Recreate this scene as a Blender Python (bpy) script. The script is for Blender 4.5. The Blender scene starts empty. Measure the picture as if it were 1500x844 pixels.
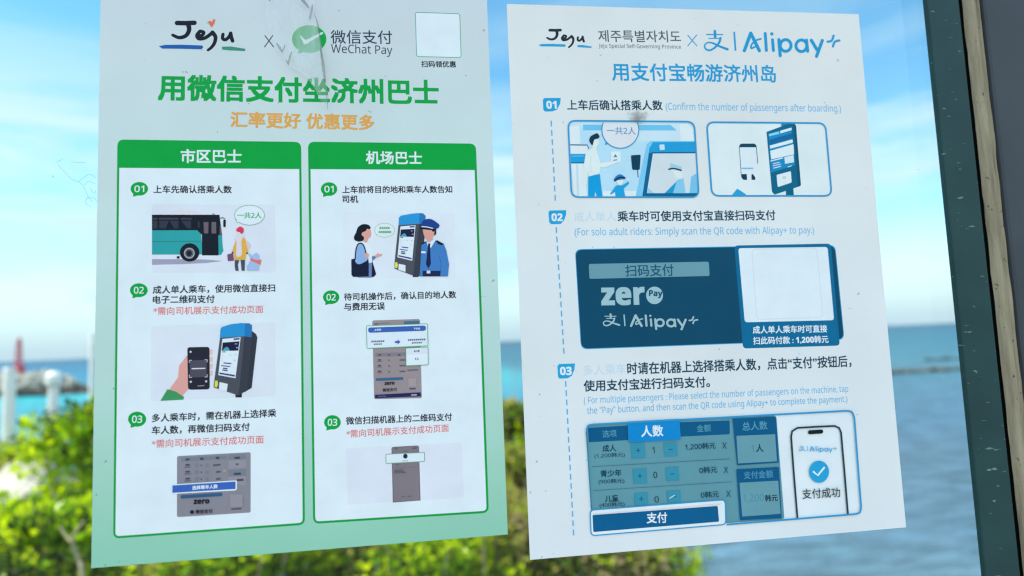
# A bus-stop window by the sea: two payment posters stuck on the glass, the coast beyond.
import bpy, bmesh, math, random
from mathutils import Vector, Matrix, noise

scene = bpy.context.scene
COL = scene.collection
R = math.radians

# ------------------------------------------------------------------ camera
CAM_D = 0.3222                     # metres from the glass
F_PX = 905.3                       # focal length in 1500-px-wide units
YAW, PITCH, ROLL = 0.12771, 0.08543, -0.04099

def cam_axes():
    cy, sy, cp, sp = math.cos(YAW), math.sin(YAW), math.cos(PITCH), math.sin(PITCH)
    f = Vector((sy*cp, cy*cp, sp)); r0 = Vector((cy, -sy, 0)); u0 = r0.cross(f)
    c, s = math.cos(ROLL), math.sin(ROLL)
    return r0*c + u0*s, u0*c - r0*s, f

RIGHT, UP, FWD = cam_axes()
cam_data = bpy.data.cameras.new('camera')
cam = bpy.data.objects.new('camera', cam_data)
COL.objects.link(cam)
m = Matrix((RIGHT, UP, -FWD)).transposed().to_4x4()
m.translation = Vector((0, -CAM_D, 0))
cam.matrix_world = m
cam_data.sensor_width = 36.0
cam_data.lens = F_PX/1500*36.0
cam_data.clip_start = 0.01
cam_data.clip_end = 200000
cam_data.dof.use_dof = True
cam_data.dof.focus_distance = 0.330
cam_data.dof.aperture_fstop = 5.3
scene.camera = cam

# ------------------------------------------------------------------ light
SUN_EL, SUN_AZ = 53.0, -88.0        # azimuth clockwise from +Y (the direction of the sea)
EXPOSURE = 0.60
world = bpy.data.worlds.new('World'); scene.world = world; world.use_nodes = True
wn, wl = world.node_tree.nodes, world.node_tree.links
wn.clear()
w_out = wn.new('ShaderNodeOutputWorld'); bg = wn.new('ShaderNodeBackground')
sky = wn.new('ShaderNodeTexSky'); sky.sky_type = 'NISHITA'; sky.sun_disc = False
sky.sun_elevation = R(SUN_EL); sky.sun_rotation = R(SUN_AZ)
sky.altitude = 0; sky.air_density = 1.0; sky.dust_density = 0.0; sky.ozone_density = 2.5
bg.inputs['Strength'].default_value = 0.13
# soft cloud banks low over the sea
tc = wn.new('ShaderNodeTexCoord'); sep = wn.new('ShaderNodeSeparateXYZ')
wl.new(tc.outputs['Generated'], sep.inputs[0])
mp = wn.new('ShaderNodeMapping'); mp.inputs['Scale'].default_value = (1.6, 1.6, 9.0)
mp.inputs['Rotation'].default_value = (R(3), R(5), 0)
wl.new(tc.outputs['Generated'], mp.inputs['Vector'])
nz = wn.new('ShaderNodeTexNoise'); nz.inputs['Scale'].default_value = 1.5
nz.inputs['Detail'].default_value = 8; nz.inputs['Roughness'].default_value = 0.58; nz.inputs['Distortion'].default_value = 0.5
wl.new(mp.outputs[0], nz.inputs['Vector'])
elev = wn.new('ShaderNodeValToRGB')      # where the banks lie, by height above the horizon
e = elev.color_ramp.elements
e[0].position = 0.0; e[0].color = (0.85,)*3+(1,)
e[1].position = 0.42; e[1].color = (0.20,)*3+(1,)
for p, v in ((0.07, 0.80), (0.15, 0.85), (0.235, 0.95), (0.30, 0.80), (0.36, 0.45)):
    k = e.new(p); k.color = (v, v, v, 1)
wl.new(sep.outputs['Z'], elev.inputs[0])
nr = wn.new('ShaderNodeMapRange')
nr.inputs['From Min'].default_value = 0.37; nr.inputs['From Max'].default_value = 0.60
wl.new(nz.outputs['Fac'], nr.inputs['Value'])
mul = wn.new('ShaderNodeMath'); mul.operation = 'MULTIPLY'
wl.new(nr.outputs[0], mul.inputs[0]); wl.new(elev.outputs[0], mul.inputs[1])
mix = wn.new('ShaderNodeMix'); mix.data_type = 'RGBA'
hs = wn.new('ShaderNodeHueSaturation'); hs.inputs['Saturation'].default_value = 1.2; hs.inputs['Hue'].default_value = 0.480; hs.inputs['Value'].default_value = 1.3; wl.new(sky.outputs[0], hs.inputs['Color'])
hz = wn.new('ShaderNodeMapRange'); hz.interpolation_type = 'SMOOTHSTEP'     # sea mist along the horizon
hz.inputs['From Min'].default_value = 0.0; hz.inputs['From Max'].default_value = 0.16; hz.inputs['To Min'].default_value = 0.92; hz.inputs['To Max'].default_value = 0.0
wl.new(sep.outputs['Z'], hz.inputs['Value'])
mxm = wn.new('ShaderNodeMath'); mxm.operation = 'MAXIMUM'
wl.new(mul.outputs[0], mxm.inputs[0]); wl.new(hz.outputs[0], mxm.inputs[1])
wl.new(mxm.outputs[0], mix.inputs[0]); wl.new(hs.outputs[0], mix.inputs[6])
ccol = wn.new('ShaderNodeValToRGB'); ce = ccol.color_ramp.elements      # bank colour: bluish by the horizon, white above
ce[0].position = 0.0; ce[0].color = (.225, .345, .435, 1); ce[1].position = .22; ce[1].color = (.42, .53, .53, 1)
wl.new(sep.outputs['Z'], ccol.inputs[0])
csc = wn.new('ShaderNodeVectorMath'); csc.operation = 'SCALE'; csc.inputs['Scale'].default_value = 10.0
wl.new(ccol.outputs[0], csc.inputs[0]); wl.new(csc.outputs[0], mix.inputs[7])
# bright cloud fill added to the unseen rear sky, to light the posters
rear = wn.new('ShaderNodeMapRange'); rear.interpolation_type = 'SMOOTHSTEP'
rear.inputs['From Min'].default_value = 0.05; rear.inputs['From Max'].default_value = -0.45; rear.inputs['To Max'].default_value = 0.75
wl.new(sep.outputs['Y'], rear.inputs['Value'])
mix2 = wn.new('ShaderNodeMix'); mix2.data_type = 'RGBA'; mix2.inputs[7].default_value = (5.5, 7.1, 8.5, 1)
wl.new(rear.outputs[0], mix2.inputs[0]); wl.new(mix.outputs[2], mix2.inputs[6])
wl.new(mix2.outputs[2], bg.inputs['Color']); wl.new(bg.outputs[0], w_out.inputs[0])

sun_d = bpy.data.lights.new('sun', 'SUN'); sun_d.energy = 5.0; sun_d.angle = R(0.53)
sun_d.color = (1.0, 0.95, 0.87)
sun = bpy.data.objects.new('sun', sun_d); COL.objects.link(sun)
sv = Vector((math.sin(R(SUN_AZ))*math.cos(R(SUN_EL)), math.cos(R(SUN_AZ))*math.cos(R(SUN_EL)), math.sin(R(SUN_EL))))
sun.rotation_euler = sv.to_track_quat('Z', 'Y').to_euler()
sun.location = sv*20

scene.view_settings.view_transform = 'Standard'
scene.view_settings.look = 'None'
scene.view_settings.gamma = 1.0
scene.view_settings.use_curve_mapping = False
scene.view_settings.exposure = EXPOSURE
scene.render.engine = 'CYCLES'
scene.cycles.max_bounces = 8
scene.cycles.transparent_max_bounces = 24
scene.cycles.use_denoising = True
scene.cycles.filter_width = 1.3

# ------------------------------------------------------------------ helpers
def lin(c):
    c /= 255.0
    return c/12.92 if c <= 0.04045 else ((c+0.055)/1.055)**2.4

def tag(o, label=None, cat=None, group=None, kind=None):
    if label: o['label'] = label
    if cat: o['category'] = cat
    if group: o['group'] = group
    if kind: o['kind'] = kind
    return o

def empty(name, loc, rz=0.0):
    o = bpy.data.objects.new(name, None); COL.objects.link(o)
    o.location = loc; o.rotation_euler = (0, 0, rz); o.empty_display_size = 0.05
    return o

def link_mesh(name, me, parent=None, loc=(0, 0, 0)):
    o = bpy.data.objects.new(name, me); COL.objects.link(o)
    o.location = loc
    if parent: o.parent = parent
    return o

def bm_obj(name, bm, mats, parent=None, loc=(0, 0, 0), smooth=False):
    me = bpy.data.meshes.new(name); bm.normal_update(); bm.to_mesh(me); bm.free()
    for mt in (mats if isinstance(mats, (list, tuple)) else [mats]): me.materials.append(mt)
    if smooth:
        for p in me.polygons: p.use_smooth = True
    return link_mesh(name, me, parent, loc)

def bm_box(bm, x0, x1, y0, y1, z0, z1, bevel=0.0, mi=0):
    r = bmesh.ops.create_cube(bm, size=1.0)
    vs = r['verts']
    for v in vs:
        v.co = Vector(((x0+x1)/2+v.co.x*(x1-x0), (y0+y1)/2+v.co.y*(y1-y0), (z0+z1)/2+v.co.z*(z1-z0)))
    fs = {f for v in vs for f in v.link_faces}
    if bevel:
        r = bmesh.ops.bevel(bm, geom=list({e for v in vs for e in v.link_edges}), offset=bevel, segments=2, affect='EDGES', profile=0.5)
        fs = set(r['faces']) | {f for f in fs if f.is_valid}
    for f in fs: f.material_index = mi

def bm_tube(bm, pts, rads, n=8, mi=0, cap=True):
    rings = []
    for i, p in enumerate(pts):
        p = Vector(p)
        a = Vector(pts[max(i-1, 0)]); b = Vector(pts[min(i+1, len(pts)-1)])
        d = (b-a).normalized()
        s = d.cross(Vector((0, 0, 1)) if abs(d.z) < 0.9 else Vector((1, 0, 0))).normalized()
        t = d.cross(s)
        r = rads[i] if isinstance(rads, (list, tuple)) else rads
        rings.append([bm.verts.new(p+(s*math.cos(k*math.tau/n)+t*math.sin(k*math.tau/n))*r) for k in range(n)])
    for A, B in zip(rings, rings[1:]):
        for k in range(n):
            f = bm.faces.new((A[k], A[(k+1) % n], B[(k+1) % n], B[k])); f.material_index = mi
    if cap:
        f = bm.faces.new(rings[0][::-1]); f.material_index = mi
        f = bm.faces.new(rings[-1]); f.material_index = mi

def new_mat(name):
    mt = bpy.data.materials.new(name); mt.use_nodes = True
    nt = mt.node_tree
    return mt, nt.nodes, nt.links, nt.nodes['Principled BSDF']

def simple_mat(name, col, rough=0.5, spec=0.3, metal=0.0, var=0.0, scale=20.0, bump=0.0, bscale=60.0):
    mt, n, l, b = new_mat(name)
    b.inputs['Base Color'].default_value = (*col, 1)
    b.inputs['Roughness'].default_value = rough
    b.inputs['Specular IOR Level'].default_value = spec
    b.inputs['Metallic'].default_value = metal
    t = n.new('ShaderNodeTexCoord')
    if var:
        nz = n.new('ShaderNodeTexNoise'); nz.inputs['Scale'].default_value = scale; nz.inputs['Detail'].default_value = 5
        l.new(t.outputs['Object'], nz.inputs['Vector'])
        rp = n.new('ShaderNodeMapRange'); rp.inputs['From Min'].default_value = .3; rp.inputs['From Max'].default_value = .7
        rp.inputs['To Min'].default_value = 1-var; rp.inputs['To Max'].default_value = 1+var
        l.new(nz.outputs['Fac'], rp.inputs['Value'])
        mx = n.new('ShaderNodeVectorMath'); mx.operation = 'SCALE'; mx.inputs[0].default_value = col
        l.new(rp.outputs[0], mx.inputs['Scale']); l.new(mx.outputs[0], b.inputs['Base Color'])
    if bump:
        nb = n.new('ShaderNodeTexNoise'); nb.inputs['Scale'].default_value = bscale; nb.inputs['Detail'].default_value = 6
        l.new(t.outputs['Object'], nb.inputs['Vector'])
        bp = n.new('ShaderNodeBump'); bp.inputs['Strength'].default_value = bump; bp.inputs['Distance'].default_value = 1.0/bscale
        l.new(nb.outputs['Fac'], bp.inputs['Height']); l.new(bp.outputs[0], b.inputs['Normal'])
    return mt

# the glass stands in the plane Y = 0; photo-survey pixels -> metres on that plane
def sheet(px, py, y=0.0):
    d = FWD*F_PX + RIGHT*(px-750) - UP*(py-422)
    t = (y+CAM_D)/d.y
    return Vector((d.x*t, d.z*t))

def far(px, py, dist):
    """the point at a given distance ahead (metres, along Y) on a surveyed line of sight"""
    d = FWD*F_PX + RIGHT*(px-750) - UP*(py-422)
    t = (dist+CAM_D)/d.y
    return Vector((d.x*t, dist, d.z*t))
# ------------------------------------------------------------------ print shop
SHADE = (0.60, 0.79, 0.93)         # colour of the open-shade light the inks were judged in
INKS = {}
def ink(rgb):
    if rgb not in INKS:
        c = [min(0.9, lin(v)/s) for v, s in zip(rgb, SHADE)]
        INKS[rgb] = simple_mat('printed_ink', c, 0.5, 0.14, var=0.04, scale=55)
    return INKS[rgb]

_fc = bpy.data.curves.new('lettering', 'FONT'); _fc.resolution_u = 3
_fo = bpy.data.objects.new('lettering', _fc); COL.objects.link(_fo)
_tcache = {}
def sans(s, heavy):
    # upright sans letters and figures of the built-in type stack
    out = ''
    for ch in s:
        o = ord(ch)
        if 48 <= o <= 57: o += (0x1D7EC if heavy else 0x1D7E2)-48
        elif 65 <= o <= 90: o += (0x1D5D4 if heavy else 0x1D5A0)-65
        elif 97 <= o <= 122: o += (0x1D5EE if heavy else 0x1D5BA)-97
        out += chr(o)
    return out
def text_mesh(s):
    k = s
    if k not in _tcache:
        _fc.body = s
        bpy.context.view_layer.update()
        dg = bpy.context.evaluated_depsgraph_get()
        me = bpy.data.meshes.new_from_object(_fo.evaluated_get(dg))
        _tcache[k] = ([(v.co.x, v.co.y) for v in me.vertices], [tuple(p.vertices) for p in me.polygons])
        bpy.data.meshes.remove(me)
    return _tcache[k]

def catmull(pts, n=5, closed=False):
    out = []; N = len(pts)
    rng = range(N) if closed else range(N-1)
    g = (lambda i: pts[i % N]) if closed else (lambda i: pts[max(0, min(N-1, i))])
    for i in rng:
        p0, p1, p2, p3 = g(i-1), g(i), g(i+1), g(i+2)
        for k in range(n):
            t = k/n
            out.append(tuple(0.5*(2*b+(c-a)*t+(2*a-5*b+4*c-d)*t*t+(3*b-a-3*c+d)*t**3) for a, b, c, d in zip(p0, p1, p2, p3)))
    if not closed: out.append(pts[-1])
    return out

LAYER = 5e-6
FACE = 0.0004                      # printed face stands this far off the glass

class Art:
    """one printed part: flat ink shapes lying on the sheet, one mesh, one slot per ink"""
    def __init__(self, name, parent, base, layer=1, frame=None):
        self.name, self.parent, self.base, self.layer = name, parent, base, layer
        self.v, self.f, self.mi, self.mats = [], [], [], []
        self.fr = frame or (0, 0, 1)
    def at(self, ox, oy, s): self.fr = (ox, oy, s); return self
    def px(self, p): return (self.fr[0]+p[0]/self.fr[2], self.fr[1]+p[1]/self.fr[2])
    def pt(self, p):
        q = sheet(*self.px(p)); return (q.x-self.base.x, q.y-self.base.z)
    def slot(self, c):
        mt = ink(c) if isinstance(c, tuple) else c
        if mt not in self.mats: self.mats.append(mt)
        return self.mats.index(mt)
    def raw(self, pts, faces, c):
        s = self.slot(c); o = len(self.v); y = -(FACE+self.layer*LAYER)
        self.v += [(x, y, z) for x, z in pts]
        for f in faces: self.f.append([i+o for i in f]); self.mi.append(s)
        self.layer += 1
    def plane_poly(self, pts, c):
        a = sum(p[0]*q[1]-q[0]*p[1] for p, q in zip(pts, pts[1:]+pts[:1]))
        if a < 0: pts = pts[::-1]
        self.raw(pts, [list(range(len(pts)))], c)
    def poly(self, pts, c, smooth=False):
        if smooth: pts = catmull(pts, 5, True)
        self.plane_poly([self.pt(p) for p in pts], c); return self
    def outline(self, pts, c, w):
        """closed line of the given width (photo px / frame scale)"""
        P = [Vector(p) for p in pts]; N = len(P); I, O = [], []
        for i in range(N):
            a, b, d = P[i-1], P[i], P[(i+1) % N]
            n1 = Vector((-(b-a).y, (b-a).x)).normalized(); n2 = Vector((-(d-b).y, (d-b).x)).normalized()
            n = (n1+n2); n = n/max(n.length_squared/2, 0.3)
            I.append(b+n*w/2); O.append(b-n*w/2)
        pts2 = [self.pt(p) for p in I+O]
        self.raw(pts2, [[i, (i+1) % N, N+(i+1) % N, N+i] for i in range(N)], c); return self
    def rquad(self, q, r, n=5):
        """rounded corners for a quad"""
        out = []
        for i in range(4):
            a, b, d = Vector(q[i-1]), Vector(q[i]), Vector(q[(i+1) % 4])
            ri = r[i] if isinstance(r, (list, tuple)) else r
            if ri <= 0: out.append(tuple(b)); continue
            s = b+(a-b).normalized()*ri; e = b+(d-b).normalized()*ri
            for k in range(n+1):
                t = k/n; out.append(tuple(s*(1-t)**2+b*2*t*(1-t)+e*t*t))
        return out
    def round(self, q, r, fill=None, line=None, w=1.0):
        p = self.rquad(q, r)
        if fill: self.poly(p, fill)
        if line: self.outline(p, line, w)
        return self
    def ell(self, cx, cy, rx, ry, c, n=32, line=None, w=1):
        p = [(cx+rx*math.cos(k*math.tau/n), cy+ry*math.sin(k*math.tau/n)) for k in range(n)]
        if c: self.poly(p, c)
        if line: self.outline(p, line, w)
        return self
    def stroke(self, pts, w, c, smooth=False, taper=1.0):
        if smooth: pts = catmull(pts, 5)
        P = [Vector(p) for p in pts]; N = len(P); L, Rr = [], []
        for i in range(N):
            d = (P[min(i+1, N-1)]-P[max(i-1, 0)]).normalized(); n = Vector((-d.y, d.x))
            ww = w/2*(1+(taper-1)*i/(N-1))
            L.append(P[i]+n*ww); Rr.append(P[i]-n*ww)
        V = [self.pt(p) for p in L+Rr]
        F = [[i, i+1, N+i+1, N+i] for i in range(N-1)]
        for end, sgn in ((0, -1), (N-1, 1)):          # half-round ends
            d = (P[min(end+1, N-1)]-P[max(end-1, 0)]).normalized()*sgn; n = Vector((-d.y, d.x))
            r = w/2*(1 if end == 0 else taper)
            arc = [self.pt(P[end]+n*r*math.cos(a)+d*r*math.sin(a)) for a in [k*math.pi/6 for k in range(7)]]
            o = len(V); V += arc; F.append([o+k for k in range(7)])
        self.raw(V, F, c); return self
    def text(self, s, a, b, c, bold=0.0, h=None):
        """lettering whose middle line runs from a to b"""
        V, F = text_mesh(sans(s, bold >= 0.02))
        x0 = min(v[0] for v in V); x1 = max(v[0] for v in V); y0 = min(v[1] for v in V); y1 = max(v[1] for v in V)
        A, B = Vector(self.pt(a)), Vector(self.pt(b)); ex = B-A; k = ex.length/(x1-x0)
        ux = ex.normalized(); uz = Vector((-ux.y, ux.x))
        kz = k
        if h:
            mid = ((a[0]+b[0])/2, (a[1]+b[1])/2)
            hm = (Vector(self.pt((mid[0], mid[1]-h/2)))-Vector(self.pt((mid[0], mid[1]+h/2)))).length
            kz = hm/(y1-y0)
        ym = (y0+y1)/2
        # heavier weights are struck more than once with a hair's shift, like a bold print
        strikes = [(0, 0)] if bold < 0.003 else [(t*bold, u*bold) for t, u in ((-1, -1), (1, -1), (1, 1), (-1, 1))]
        if bold > 0.015: strikes.append((0, 0))
        for dx, dy in strikes:
            self.raw([tuple(A+ux*((v[0]-x0+dx)*k)+uz*((v[1]-ym+dy)*kz)) for v in V], F, c)
        return self
    def build(self, parent=None):
        me = bpy.data.meshes.new(self.name); me.from_pydata(self.v, [], self.f)
        for mt in self.mats: me.materials.append(mt)
        for p, s in zip(me.polygons, self.mi): p.material_index = s
        bm = bmesh.new(); bm.from_mesh(me)
        for f in bm.faces: f.normal_update()
        bmesh.ops.reverse_faces(bm, faces=[f for f in bm.faces if f.normal.y > 0])
        bm.to_mesh(me); bm.free()
        return link_mesh(self.name, me, parent or self.parent)

def paper(name, ramp, base_z, top_z):
    """coated paper; the designer's tint runs down the sheet; a few specks of grime"""
    mt, n, l, b = new_mat(name)
    t = n.new('ShaderNodeTexCoord'); s = n.new('ShaderNodeSeparateXYZ'); l.new(t.outputs['Object'], s.inputs[0])
    mr = n.new('ShaderNodeMapRange'); mr.inputs['From Min'].default_value = 0; mr.inputs['From Max'].default_value = top_z-base_z
    l.new(s.outputs['Z'], mr.inputs['Value'])
    cr = n.new('ShaderNodeValToRGB'); e = cr.color_ramp.elements
    for i, (p, c) in enumerate(ramp):
        k = e[i] if i < 2 else e.new(p)
        k.position = p; k.color = tuple(min(.9, lin(v)/q) for v, q in zip(c, SHADE))+(1,)
    l.new(mr.outputs[0], cr.inputs[0])
    nz = n.new('ShaderNodeTexNoise'); nz.inputs['Scale'].default_value = 260; nz.inputs['Detail'].default_value = 2
    l.new(t.outputs['Object'], nz.inputs['Vector'])
    sp = n.new('ShaderNodeMapRange'); sp.inputs['From Min'].default_value = 0.735; sp.inputs['From Max'].default_value = 0.77
    sp.inputs['To Max'].default_value = 0.55
    l.new(nz.outputs['Fac'], sp.inputs['Value'])
    n2 = n.new('ShaderNodeTexNoise'); n2.inputs['Scale'].default_value = 14; n2.inputs['Detail'].default_value = 4
    l.new(t.outputs['Object'], n2.inputs['Vector'])
    m2 = n.new('ShaderNodeMapRange'); m2.inputs['From Min'].default_value = .3; m2.inputs['From Max'].default_value = .7
    m2.inputs['To Min'].default_value = 0.94; m2.inputs['To Max'].default_value = 1.03
    l.new(n2.outputs['Fac'], m2.inputs['Value'])
    sc = n.new('ShaderNodeVectorMath'); sc.operation = 'SCALE'
    l.new(cr.outputs[0], sc.inputs[0]); l.new(m2.outputs[0], sc.inputs['Scale'])
    mx = n.new('ShaderNodeMix'); mx.data_type = 'RGBA'; mx.inputs[7].default_value = (0.12, 0.12, 0.12, 1)
    l.new(sp.outputs[0], mx.inputs[0]); l.new(sc.outputs[0], mx.inputs[6])
    l.new(mx.outputs[2], b.inputs['Base Color'])
    b.inputs['Roughness'].default_value = 0.38; b.inputs['Specular IOR Level'].default_value = 0.45
    n3 = n.new('ShaderNodeTexNoise'); n3.inputs['Scale'].default_value = 9; n3.inputs['Detail'].default_value = 1.5     # cockled by damp
    l.new(t.outputs['Object'], n3.inputs['Vector'])
    bp = n.new('ShaderNodeBump'); bp.inputs['Strength'].default_value = 0.6; bp.inputs['Distance'].default_value = 0.012
    l.new(n3.outputs['Fac'], bp.inputs['Height']); l.new(bp.outputs[0], b.inputs['Normal'])
    return mt

def sheet_part(poster, base, corners, mat):
    """the paper itself: a thin slab with four surveyed corners, faintly uneven edges"""
    bm = bmesh.new(); N = 24; ring = []
    for i in range(4):
        a, b = Vector(corners[i]), Vector(corners[(i+1) % 4])
        for k in range(N):
            p = a+(b-a)*k/N; ring.append(p)
    fr = [bm.verts.new((p.x-base.x, -FACE, p.y-base.z)) for p in ring]
    bk = [bm.verts.new((p.x-base.x, -0.0001, p.y-base.z)) for p in ring]
    bm.faces.new(fr); bm.faces.new(bk[::-1]); M = len(ring)
    for i in range(M): bm.faces.new((fr[i], bk[i], bk[(i+1) % M], fr[(i+1) % M]))
    bmesh.ops.recalc_face_normals(bm, faces=bm.faces)
    return bm_obj('paper_sheet', bm, mat, poster)
# ------------------------------------------------------------------ ground, sea
GZ = -1.5                          # shelter pavement below the lens
SEA = -6.5
def sstep(a, b, x):
    t = max(0, min(1, (x-a)/(b-a))); return t*t*(3-2*t)
def shore(x):                      # how far the land reaches out, by x
    return 4.6+6*sstep(2.6, 1.0, x)+42*sstep(.3, -13, x)+30*sstep(-14, -60, x)
def ground_z(x, y):
    far_edge = shore(x)
    t = sstep(2.6, far_edge, y)
    z = GZ+(SEA-1.2-GZ)*t**0.8
    if y > 2.6:
        z += (noise.noise(Vector((x*.35, y*.35, 3)))*.5+noise.noise(Vector((x*1.3, y*1.3, 7)))*.12)*min(1, (y-2.6)/3)
    return z

def ground_mesh():
    xs = [-400, -200, -120, -80, -60]+[-50+i*1.2 for i in range(35)]+[-8+i*.3 for i in range(70)]+[13.5, 16, 20, 30, 60, 120, 400]
    ys = [-400, -100, -20, -6, -2]+[i*.3 for i in range(50)]+[15+i*1.2 for i in range(50)]+[80, 95, 120, 200, 400]
    bm = bmesh.new(); g = []
    for y in ys:
        g.append([bm.verts.new((x, y, ground_z(x, y) if y > -3 and y < 150 else (GZ if y < 0 else SEA-2))) for x in xs])
    for j in range(len(ys)-1):
        for i in range(len(xs)-1): bm.faces.new((g[j][i], g[j][i+1], g[j+1][i+1], g[j+1][i]))
    return bm

mt, n, l, b = new_mat('coastal_soil')
t = n.new('ShaderNodeTexCoord'); nz = n.new('ShaderNodeTexNoise'); nz.inputs['Scale'].default_value = 1.3; nz.inputs['Detail'].default_value = 8
l.new(t.outputs['Object'], nz.inputs['Vector'])
cr = n.new('ShaderNodeValToRGB'); e = cr.color_ramp.elements
e[0].position = .36; e[0].color = (.035, .045, .02, 1); e[1].position = .66; e[1].color = (.20, .17, .11, 1)
k = e.new(.5); k.color = (.075, .10, .03, 1)
l.new(nz.outputs['Fac'], cr.inputs[0])
sp = n.new('ShaderNodeSeparateXYZ'); l.new(t.outputs['Object'], sp.inputs[0])
wet = n.new('ShaderNodeMapRange'); wet.inputs['From Min'].default_value = SEA+1.6; wet.inputs['From Max'].default_value = SEA+3.0
l.new(sp.outputs['Z'], wet.inputs['Value'])
mx = n.new('ShaderNodeMix'); mx.data_type = 'RGBA'; mx.inputs[6].default_value = (.03, .032, .033, 1)
l.new(wet.outputs[0], mx.inputs[0]); l.new(cr.outputs[0], mx.inputs[7]); l.new(mx.outputs[2], b.inputs['Base Color'])
b.inputs['Roughness'].default_value = .9; b.inputs['Specular IOR Level'].default_value = .2
bp = n.new('ShaderNodeBump'); bp.inputs['Strength'].default_value = .8; bp.inputs['Distance'].default_value = .1
l.new(nz.outputs['Fac'], bp.inputs['Height']); l.new(bp.outputs[0], b.inputs['Normal'])
tag(bm_obj('ground', ground_mesh(), mt, smooth=True), kind='structure')

# pavement of the stop, in paving-slab joints
mt, n, l, b = new_mat('concrete_paving')
t = n.new('ShaderNodeTexCoord'); br = n.new('ShaderNodeTexBrick'); br.inputs['Scale'].default_value = 2.2
br.inputs['Color1'].default_value = (.30, .29, .27, 1); br.inputs['Color2'].default_value = (.26, .25, .24, 1); br.inputs['Mortar'].default_value = (.12, .12, .11, 1)
br.inputs['Mortar Size'].default_value = .012
l.new(t.outputs['Object'], br.inputs['Vector']); l.new(br.outputs[0], b.inputs['Base Color']); b.inputs['Roughness'].default_value = .85
bm = bmesh.new(); bm_box(bm, -6, 6, -5, 0.9, GZ-.2, GZ+.06, .01)
tag(bm_obj('pavement', bm, mt), kind='structure')

# sea
mt, n, l, b = new_mat('sea_water')
t = n.new('ShaderNodeTexCoord'); sp = n.new('ShaderNodeSeparateXYZ'); l.new(t.outputs['Object'], sp.inputs[0])
rl = n.new('ShaderNodeVectorMath'); rl.operation = 'LENGTH'; l.new(t.outputs['Object'], rl.inputs[0])
lg = n.new('ShaderNodeMath'); lg.operation = 'LOGARITHM'; lg.inputs[1].default_value = 10
l.new(rl.outputs['Value'], lg.inputs[0])
# patches of sand and weed on the sea bed
nz = n.new('ShaderNodeTexNoise'); nz.inputs['Scale'].default_value = .035; nz.inputs['Detail'].default_value = 4
mpn = n.new('ShaderNodeMapping'); mpn.inputs['Scale'].default_value = (1, 1.6, 1); l.new(t.outputs['Object'], mpn.inputs['Vector'])
l.new(mpn.outputs[0], nz.inputs['Vector'])
ad = n.new('ShaderNodeMath'); ad.operation = 'MULTIPLY_ADD'; ad.inputs[1].default_value = .35; ad.inputs[2].default_value = -.175
l.new(nz.outputs['Fac'], ad.inputs[0])
sm0 = n.new('ShaderNodeMath'); l.new(lg.outputs[0], sm0.inputs[0]); l.new(ad.outputs[0], sm0.inputs[1])
east = n.new('ShaderNodeMapRange'); east.interpolation_type = 'SMOOTHSTEP'      # the sand shoals out to the east
east.inputs['From Min'].default_value = 8; east.inputs['From Max'].default_value = 24; east.inputs['To Max'].default_value = 1.0
l.new(sp.outputs['X'], east.inputs['Value'])
sm = sm0
dv = n.new('ShaderNodeMapRange'); dv.inputs['From Min'].default_value = 1.1; dv.inputs['From Max'].default_value = 3.3
l.new(sm.outputs[0], dv.inputs['Value'])
cr = n.new('ShaderNodeValToRGB'); e = cr.color_ramp.elements
e[0].position = 0; e[0].color = (.10, .155, .175, 1); e[1].position = 1; e[1].color = (.004, .060, .125, 1)
for p, c in ((.14, (.075, .16, .225)), (.30, (.050, .165, .265)), (.40, (.042, .26, .32)), (.47, (.035, .35, .38)), (.55, (.016, .16, .25)), (.72, (.008, .105, .195))):
    k = e.new(p); k.color = (*c, 1)
l.new(dv.outputs[0], cr.inputs[0])
st = n.new('ShaderNodeTexNoise'); st.inputs['Scale'].default_value = .8; st.inputs['Detail'].default_value = 6; st.inputs['Roughness'].default_value = .62
mst = n.new('ShaderNodeMapping'); mst.inputs['Scale'].default_value = (.6, 2.2, 1); mst.inputs['Rotation'].default_value = (0, 0, R(-6)); l.new(t.outputs['Object'], mst.inputs['Vector']); l.new(mst.outputs[0], st.inputs['Vector'])
sr = n.new('ShaderNodeMapRange'); sr.inputs['From Min'].default_value = .3; sr.inputs['From Max'].default_value = .7; sr.inputs['To Min'].default_value = .52; sr.inputs['To Max'].default_value = 1.55; l.new(st.outputs['Fac'], sr.inputs['Value'])
cr2 = n.new('ShaderNodeValToRGB'); e = cr2.color_ramp.elements; l.new(dv.outputs[0], cr2.inputs[0])      # over weed and rock instead of sand
e[0].position = 0; e[0].color = (.095, .13, .145, 1); e[1].position = 1; e[1].color = (.004, .050, .100, 1)
for p, c in ((.14, (.075, .13, .175)), (.30, (.058, .128, .195)), (.45, (.040, .13, .175)), (.60, (.016, .105, .158))):
    k = e.new(p); k.color = (*c, 1)
bed = n.new('ShaderNodeMix'); bed.data_type = 'RGBA'; l.new(east.outputs[0], bed.inputs[0]); l.new(cr.outputs[0], bed.inputs[6]); l.new(cr2.outputs[0], bed.inputs[7])
scw = n.new('ShaderNodeVectorMath'); scw.operation = 'SCALE'; l.new(bed.outputs[2], scw.inputs[0]); l.new(sr.outputs[0], scw.inputs['Scale'])
l.new(scw.outputs[0], b.inputs['Base Color'])
b.inputs['Roughness'].default_value = .32; b.inputs['IOR'].default_value = 1.33; b.inputs['Specular IOR Level'].default_value = .08
wv = n.new('ShaderNodeTexNoise'); wv.inputs['Scale'].default_value = 1.0; wv.inputs['Detail'].default_value = 7; wv.inputs['Roughness'].default_value = .6
mw = n.new('ShaderNodeMapping'); mw.inputs['Scale'].default_value = (.55, 1.5, 1); mw.inputs['Rotation'].default_value = (0, 0, R(8))
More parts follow.
